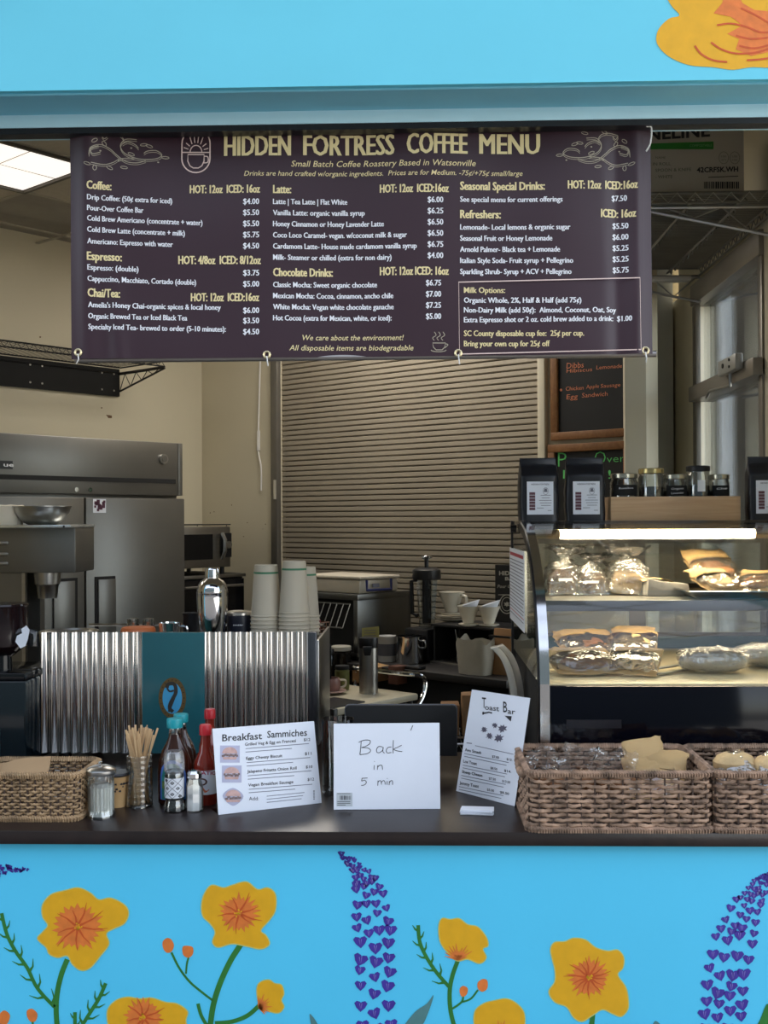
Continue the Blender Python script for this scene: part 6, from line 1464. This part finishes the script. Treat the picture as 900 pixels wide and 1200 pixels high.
jarc(401,808,17,780,mat('green pickles', C(96,98,50), .4, var=.4, scale=40),BLACKM,'short jar of green pickles with dark lid before the ivory lidded jar')
q = on(437,800); bz_ = at(430,777,q.y+.08).z-CZ; t = thing('cardboard_box', q+Vector((-.01,.05,.001)), RZ_LEFT, 'small open cardboard box behind the thermos on the cart', 'box')
bz_ = at(430,780,q.y+.1).z-CZ
m = MB(); wbx = .085
m.box(-wbx,wbx,-.045,-.042,0,bz_).box(-wbx,wbx,.042,.045,0,bz_).box(-wbx,-wbx+.003,-.042,.042,0,bz_).box(wbx-.003,wbx,-.042,.042,0,bz_).box(-wbx,wbx,-.045,.045,0,.003)
build('box_walls', m, CARD, t, smooth=False); build('box_flap', MB().add([(-wbx,-.045,bz_),(wbx,-.045,bz_),(wbx,.03,bz_+.008),(-wbx,.03,bz_+.008)], [(0,1,2,3)]), mat('light cardboard', C(176,138,92), .8), t, smooth=False)
q = on(466,803); t = single('brown_carton', MB().box(-.035,.035,-.03,.03,0,.085).xf(Matrix.Translation(q+Vector((0,.05,.001))) @ Matrix.Rotation(RZ_LEFT,4,'Z')), mat('reddish brown carton', C(96,58,44), .7), 'small reddish brown carton right of the cardboard box on the cart', 'box', bevel=.002)
# wire basket on a dark crate behind the jars
q = at(393,757,2.22); t = thing('dark_crate', Vector((q.x,2.22,CZ+.001)), RZ_LEFT, 'dark crate at the back of the cart under the brown wire basket', 'crate')
t.location = (Vector((Pc.x,Pc.y,CZ+.001)) + U1*.20 + U2*.37); WM[t.name] = Matrix.Translation(t.location) @ Matrix.Rotation(RZ_LEFT,4,'Z'); czt = at(393,757,t.location.y).z-CZ
build('crate_body', MB().box(-.13,.13,-.05,.05,0,czt), BLACKM, t, bevel=.004)
build('crate_slot', MB().box(-.10,.10,-.052,-.05,czt-.04,czt-.02), BLACKG, t)
t2 = thing('wire_basket', t.location+NZ*czt, RZ_LEFT, 'brown wire basket holding a red packet behind the cups', 'basket')
m = MB()
for z in (.0,.035,.07,.10): m.tube([(-.12,-.045,z),(.12,-.045,z),(.12,.045,z),(-.12,.045,z)], .003, 5, True)
for k in range(13): x = -.12+.02*k; m.tube([(x,-.045,0),(x,-.045,.10)], .002, 4); m.tube([(x,.045,0),(x,.045,.10)], .002, 4)
for k in range(6): c_ = -.09+k*.036; m.tube([(c_+.014*math.cos(a*.7),-.048,.05+.014*math.sin(a*.7)) for a in range(9)], .002, 4, True)
build('basket_wires', m, mat('brown wire', C(104,70,48), .5, .3), t2, kind='stuff')
o = build('red_packet', MB().box(-.04,.04,-.012,.012,0,.11), mat('red packet', C(130,28,34), .5), None, bevel=.003); o.location = t2.location + U1*.06 + NZ*.002; o.rotation_euler = (0,0,RZ_LEFT); o['label'] = 'red packet standing inside the brown wire basket'; o['category'] = 'packet'
# lower wire shelf bit behind the screen and brown floor boxes
q = at(528,876,1.25); 
LW = thing('low_wire_shelf', Vector((.02,1.32,0)), 0, 'low chrome wire shelf seen in the gap right of the tablet screen', 'shelf')
zq = at(528,872,1.32).z
m = MB()
for z in (zq, zq-.035): m.tube([(-.30,0,z),(.26,0,z)], .005, 6); m.tube([(-.30,.3,z),(.26,.3,z)], .005, 6)
build('shelf_rail', m, ZINC, LW); m = MB(); m.tube([(-.30+k*.02,0,zq-(.035 if k % 2 else 0)) for k in range(29)], .003, 5); build('shelf_truss', m, ZINC, LW)
m = MB()
for k in range(23): m.tube([(-.30+k*.025,0,zq+.003),(-.30+k*.025,.3,zq+.003)], .002, 4)
build('shelf_wires', m, ZINC, LW, kind='stuff')
for x in (-.30,.26): build('leg', MB().cyl(.012,0,zq,10,x,0).cyl(.012,0,zq,10,x,.3), ZINC, LW)
for (x, y, h_, lab, mt) in ((.13,1.46,.12,'tan paper sack on the low wire shelf behind the screen',CARD),(.21,1.45,.16,'tall tan paper sack behind the toast menu sign',CARD)):
    b = MB().box(-.035,.035,-.05,.05,0,h_); b.crumple(.006, 14, int(h_*100)); o = build('paper_sack', b, mt, None, bevel=.004); o.location = (x, y, zq+.012); o['label'] = lab; o['category'] = 'sack'; o['group'] = 'tan paper sacks on the low shelf'
# curved white double band beside the case
cc = thing('slicer', (.33,.90,CT), 0, 'curved off white double band of a slicer left of the display case', 'slicer')
def crv(off):
    return [(at(588+off,757,.9).x,at(588+off,757,.9).z),(at(600+off,770,.9).x,at(600+off,770,.9).z),(at(609+off,795,.9).x,at(609+off,795,.9).z),(at(613+off,830,.9).x,at(613+off,830,.9).z),(at(613+off,905,.9).x,CT+.002)]
SLM = mat('off white enamel', C(196,190,176), .25, coat=.4)
for off, y in ((-6,.88),(3,.93)):
    pts = spline(crv(off), 6); l2 = []
    for i, p_ in enumerate(pts): l2.append((p_[0]-.022, p_[1]-.006))
    q = MB().prism(pts + l2[::-1], y, y+.045, 'y'); build('guard_band', q, SLM, cc, bevel=.002)
for ch in cc.children: ch.matrix_parent_inverse = Matrix.Translation((-.33,-.90,-CT))
# ================================================================== UPPER RIGHT WIRE SHELF WITH CARTON
SW0, SW1 = 1.16, 2.40; SXa, SXb = .86, XR-.012; Z2 = 2.90
t = thing('chrome_wire_shelf', ((SXa+SXb)/2, SW0, Z2), 0, 'chrome wire wall shelf high on the right carrying a white carton', 'shelf')
ZD = mat('dull zinc', (.26,.26,.25,1), .35, .9)
m = MB()
for z in (Z2+.018, Z2-.018):
    m.tube([(SXa,SW0,z),(SXb,SW0,z),(SXb,SW1,z),(SXa,SW1,z)], .0055, 6, True)
build('shelf_rail', m, ZD, t, world=True)
m = MB()
for k in range(62): y = SW0+.01+k*.02; m.tube([(SXa,y,Z2+.022),(SXb,y,Z2+.022)], .0028, 4)
build('shelf_wires', m, ZD, t, world=True, kind='stuff')
for x in (SXa+.16, SXa+.34):
    m = MB(); m.tube([(x,SW0,Z2-.005),(x,SW1,Z2-.005)], .005, 6); m.tube([(x+.01,SW0+i*.04,Z2-.005+(.018 if i % 2 else -.012)) for i in range(32)], .0028, 4); build('shelf_runner', m, ZD, t, world=True)
for (xs, y) in ((SXa,None),(SXb,None)):
    build('shelf_truss', MB().tube([(xs, SW0+i*.035, Z2+(.018 if i % 2 else -.018)) for i in range(36)], .0028, 4), ZD, t, world=True)
build('shelf_truss', MB().tube([(SXa+i*.0325, SW0, Z2+(.018 if i % 2 else -.018)) for i in range(15)], .0028, 4), ZINC, t, world=True)
for y in (SW0+.02, SW1-.02):
    m = MB(); zt4, zb5 = Z2-.03, Z2-.145; m.tube([(SXa+.0,y,zt4),(SXb,y,zt4)], .0055, 6); m.tube([(SXa,y,zt4-.012),(SXb,y,zb5)], .0065, 6); m.tube([(SXb,y,zt4),(SXb,y,zb5)], .0055, 6)
    pts = []
    for i in range(5): f = i/4; pts.append((SXa+.06+(SXb-SXa-.08)*f, y, zt4 if i % 2 == 0 else zt4-.012-(zt4-.012-zb5)*f))
    m.tube(pts, .0038, 5); build('shelf_bracket', m, ZINC, t, world=True)
build('lamp_clip', MB().box(SXa+.25,SXa+.44,SW1-.06,SW1+.0,Z2-.05,Z2-.03), mat('white clip', C(190,186,176), .4), t, world=True, bevel=.003)
# carton
YCt = SW0+.06; cx1 = at(872,200,YCt).x; czb = Z2+.026; czt = at(820,146,YCt).z+.012
t = thing('white_carton', ((.82+cx1)/2, YCt, czb), 0, 'large white cutlery carton with green band on the high chrome shelf', 'carton')
CTN = mat('white carton board', C(176,170,158), .75, var=.03)
build('carton_box', MB().box(.80,cx1,YCt,YCt+.36,czb,czt), CTN, t, world=True, bevel=.003)
CS = Sheet((0,YCt,0), NY, .001); m = MB(); m2 = MB(); m3 = MB()
CS.text(m, 'FINELINE', 742, 832, 165, 14, .03, -.06); CS.rect(m2, 745, 169, 836, 175)
CS.poly(m2, [(745,169),(836,166),(836,173),(745,176)], 2)
CS.text(m3, 'COMPOSTABLE', 808, 834, 172.5, 3, 0, -.02, lift=4)
gm_ = MB(); CS.text(gm_, 'IN ROLL', 765, 786, 194, 3.6, .01, -.02); CS.text(gm_, 'SPOON & KNIFE', 768, 810, 201.5, 3.8, .01, -.03); CS.text(gm_, '- WHITE', 768, 788, 209, 3.6, .01, -.02); CS.text(gm_, 'NAME', 768, 780, 186, 2.6)
for cx_, a_, b_ in ((848,'100','SETS'),(861,'USE','100')):
    CS.line(gm_, ell(cx_,185,5.6,7), .5, True); CS.text(gm_, a_, cx_-3, cx_+3, 184.5, 2.3); CS.text(gm_, b_, cx_-3, cx_+3, 188.5, 2)
CS.text(m, '42CRFSK.WH', 816.5, 865, 202, 6, .03, -.02); CS.line(m, [(830,208),(865,206.5)], .9)
rnd = random.Random(1); x = 825
while x < 865:
    w_ = rnd.choice((.7,1.1,1.8)); CS.rect(m, x, 213, x+w_, 221); x += w_+rnd.choice((.7,1.2))
build('carton_lettering', m, INK, t, world=True, smooth=False, fixn=False, kind='stuff'); build('green_band', m2, mat('green print', C(40,130,44), .6), t, world=True, smooth=False, fixn=False)
build('band_lettering', m3, mat('pale green print', C(120,180,120), .6), t, world=True, smooth=False, fixn=False, kind='stuff'); build('carton_small_print', gm_, mat('faded green print', C(104,112,98), .6), t, world=True, smooth=False, fixn=False, kind='stuff')
# ================================================================== CHALKBOARDS
OAK = wood('oak frame', C(150,104,60), C(128,84,46), 4, .5, (8,8,8))
def chalk(p0, p1, y0, y1, label, f=8):
    a = wp(p0, y1, .0); b = wp(p1, y1, .0); z1 = wp((p0+p1)/2, y0, 0).z; z0 = wp((p0+p1)/2, y1, 0).z
    w_ = (Vector((b.x,b.y,0))-Vector((a.x,a.y,0))).length; t = thing('chalkboard', Vector((a.x,a.y,z0)), RZ_SHUT, label, 'chalkboard', 'framed chalkboards')
    H_ = z1-z0; fw_ = .040
    build('slate', MB().box(fw_*.5,w_-fw_*.5,-.014,-.002,fw_*.5,H_-fw_*.5), mat('black slate', C(20,20,20), .6, var=.2, scale=3), t)
    for bx_ in ((0,w_,0,fw_),(0,w_,H_-fw_,H_),(0,fw_,fw_,H_-fw_),(w_-fw_,w_,fw_,H_-fw_)): build('frame_rail', MB().box(bx_[0],bx_[1],-.028,-.001,bx_[2],bx_[3]), OAK, t, bevel=.003)
    return t, Sheet(Vector((a.x,a.y,0))-U1*.0145, U1, .001)
OC = mat('orange chalk', C(240,150,110), .8); GC = mat('green chalk', C(110,220,120), .8)
t, S1_ = chalk(648.5,743.5,352,514,'upper framed chalkboard with orange handwriting beside the shutter')
m = MB()
for a, x0, x1, y, h_ in (('Dibbs',664,684,432,7),('Hibiscus',664,694,437,4.8),('Lemonade',699,729,433,4.8),('Chicken',663,684,458,5),('Apple',687,702,455.5,4.6),('Sausage',704,727,454.5,4.6),('Egg',664,677,468,6),('Sandwich',682,712,466,5.6)):
    S1_.text(m, a, x0, x1, y, h_, -.004, -.07, .06)
S1_.poly(m, ell(657.5,457,1.6,1.6,8)); build('chalk_writing', m, OC, t, world=True, smooth=False, fixn=False, kind='stuff')
t, S2_ = chalk(645.5,742.5,519,640,'lower framed chalkboard with green pour over writing, partly behind coffee bags')
m = MB()
S2_.text(m, 'P', 654, 664, 547, 18, -.01, 0); S2_.text(m, 'our', 667, 694, 545, 10, -.01, -.03); S2_.text(m, 'O', 697, 710, 543, 15, -.01, 0); S2_.text(m, 'ver', 711, 732, 542, 9, -.01, -.05); S2_.text(m, 'Bar !', 660, 716, 561, 11, -.01)
build('chalk_writing', m, GC, t, world=True, smooth=False, fixn=False, kind='stuff')

# small scuffs on the walls
SCF = mat('wall scuff', C(110,84,60), .8)
LW_ = Sheet(PL + W1*0, U2, .001); m = MB(); LW_.poly(m, [(124,486),(131,487),(131,490),(127,490)]); LW_.poly(m, ell(119,478,1.2,.8,6)); LW_.poly(m, ell(47,395,1.2,1,6))
build('wall_mark', m, SCF, bpy.data.objects['wall_left'], smooth=False, fixn=False)
BW_ = Sheet(K, U1, .001); m = MB(); rnd = random.Random(8)
for k in range(12): x, y = 245+rnd.random()*70, 585+rnd.random()*60; BW_.poly(m, ell(x, y, rnd.uniform(.4,1.1), rnd.uniform(.3,.8), 6))
build('wall_mark', m, SCF, bpy.data.objects['wall_back'], smooth=False, fixn=False)
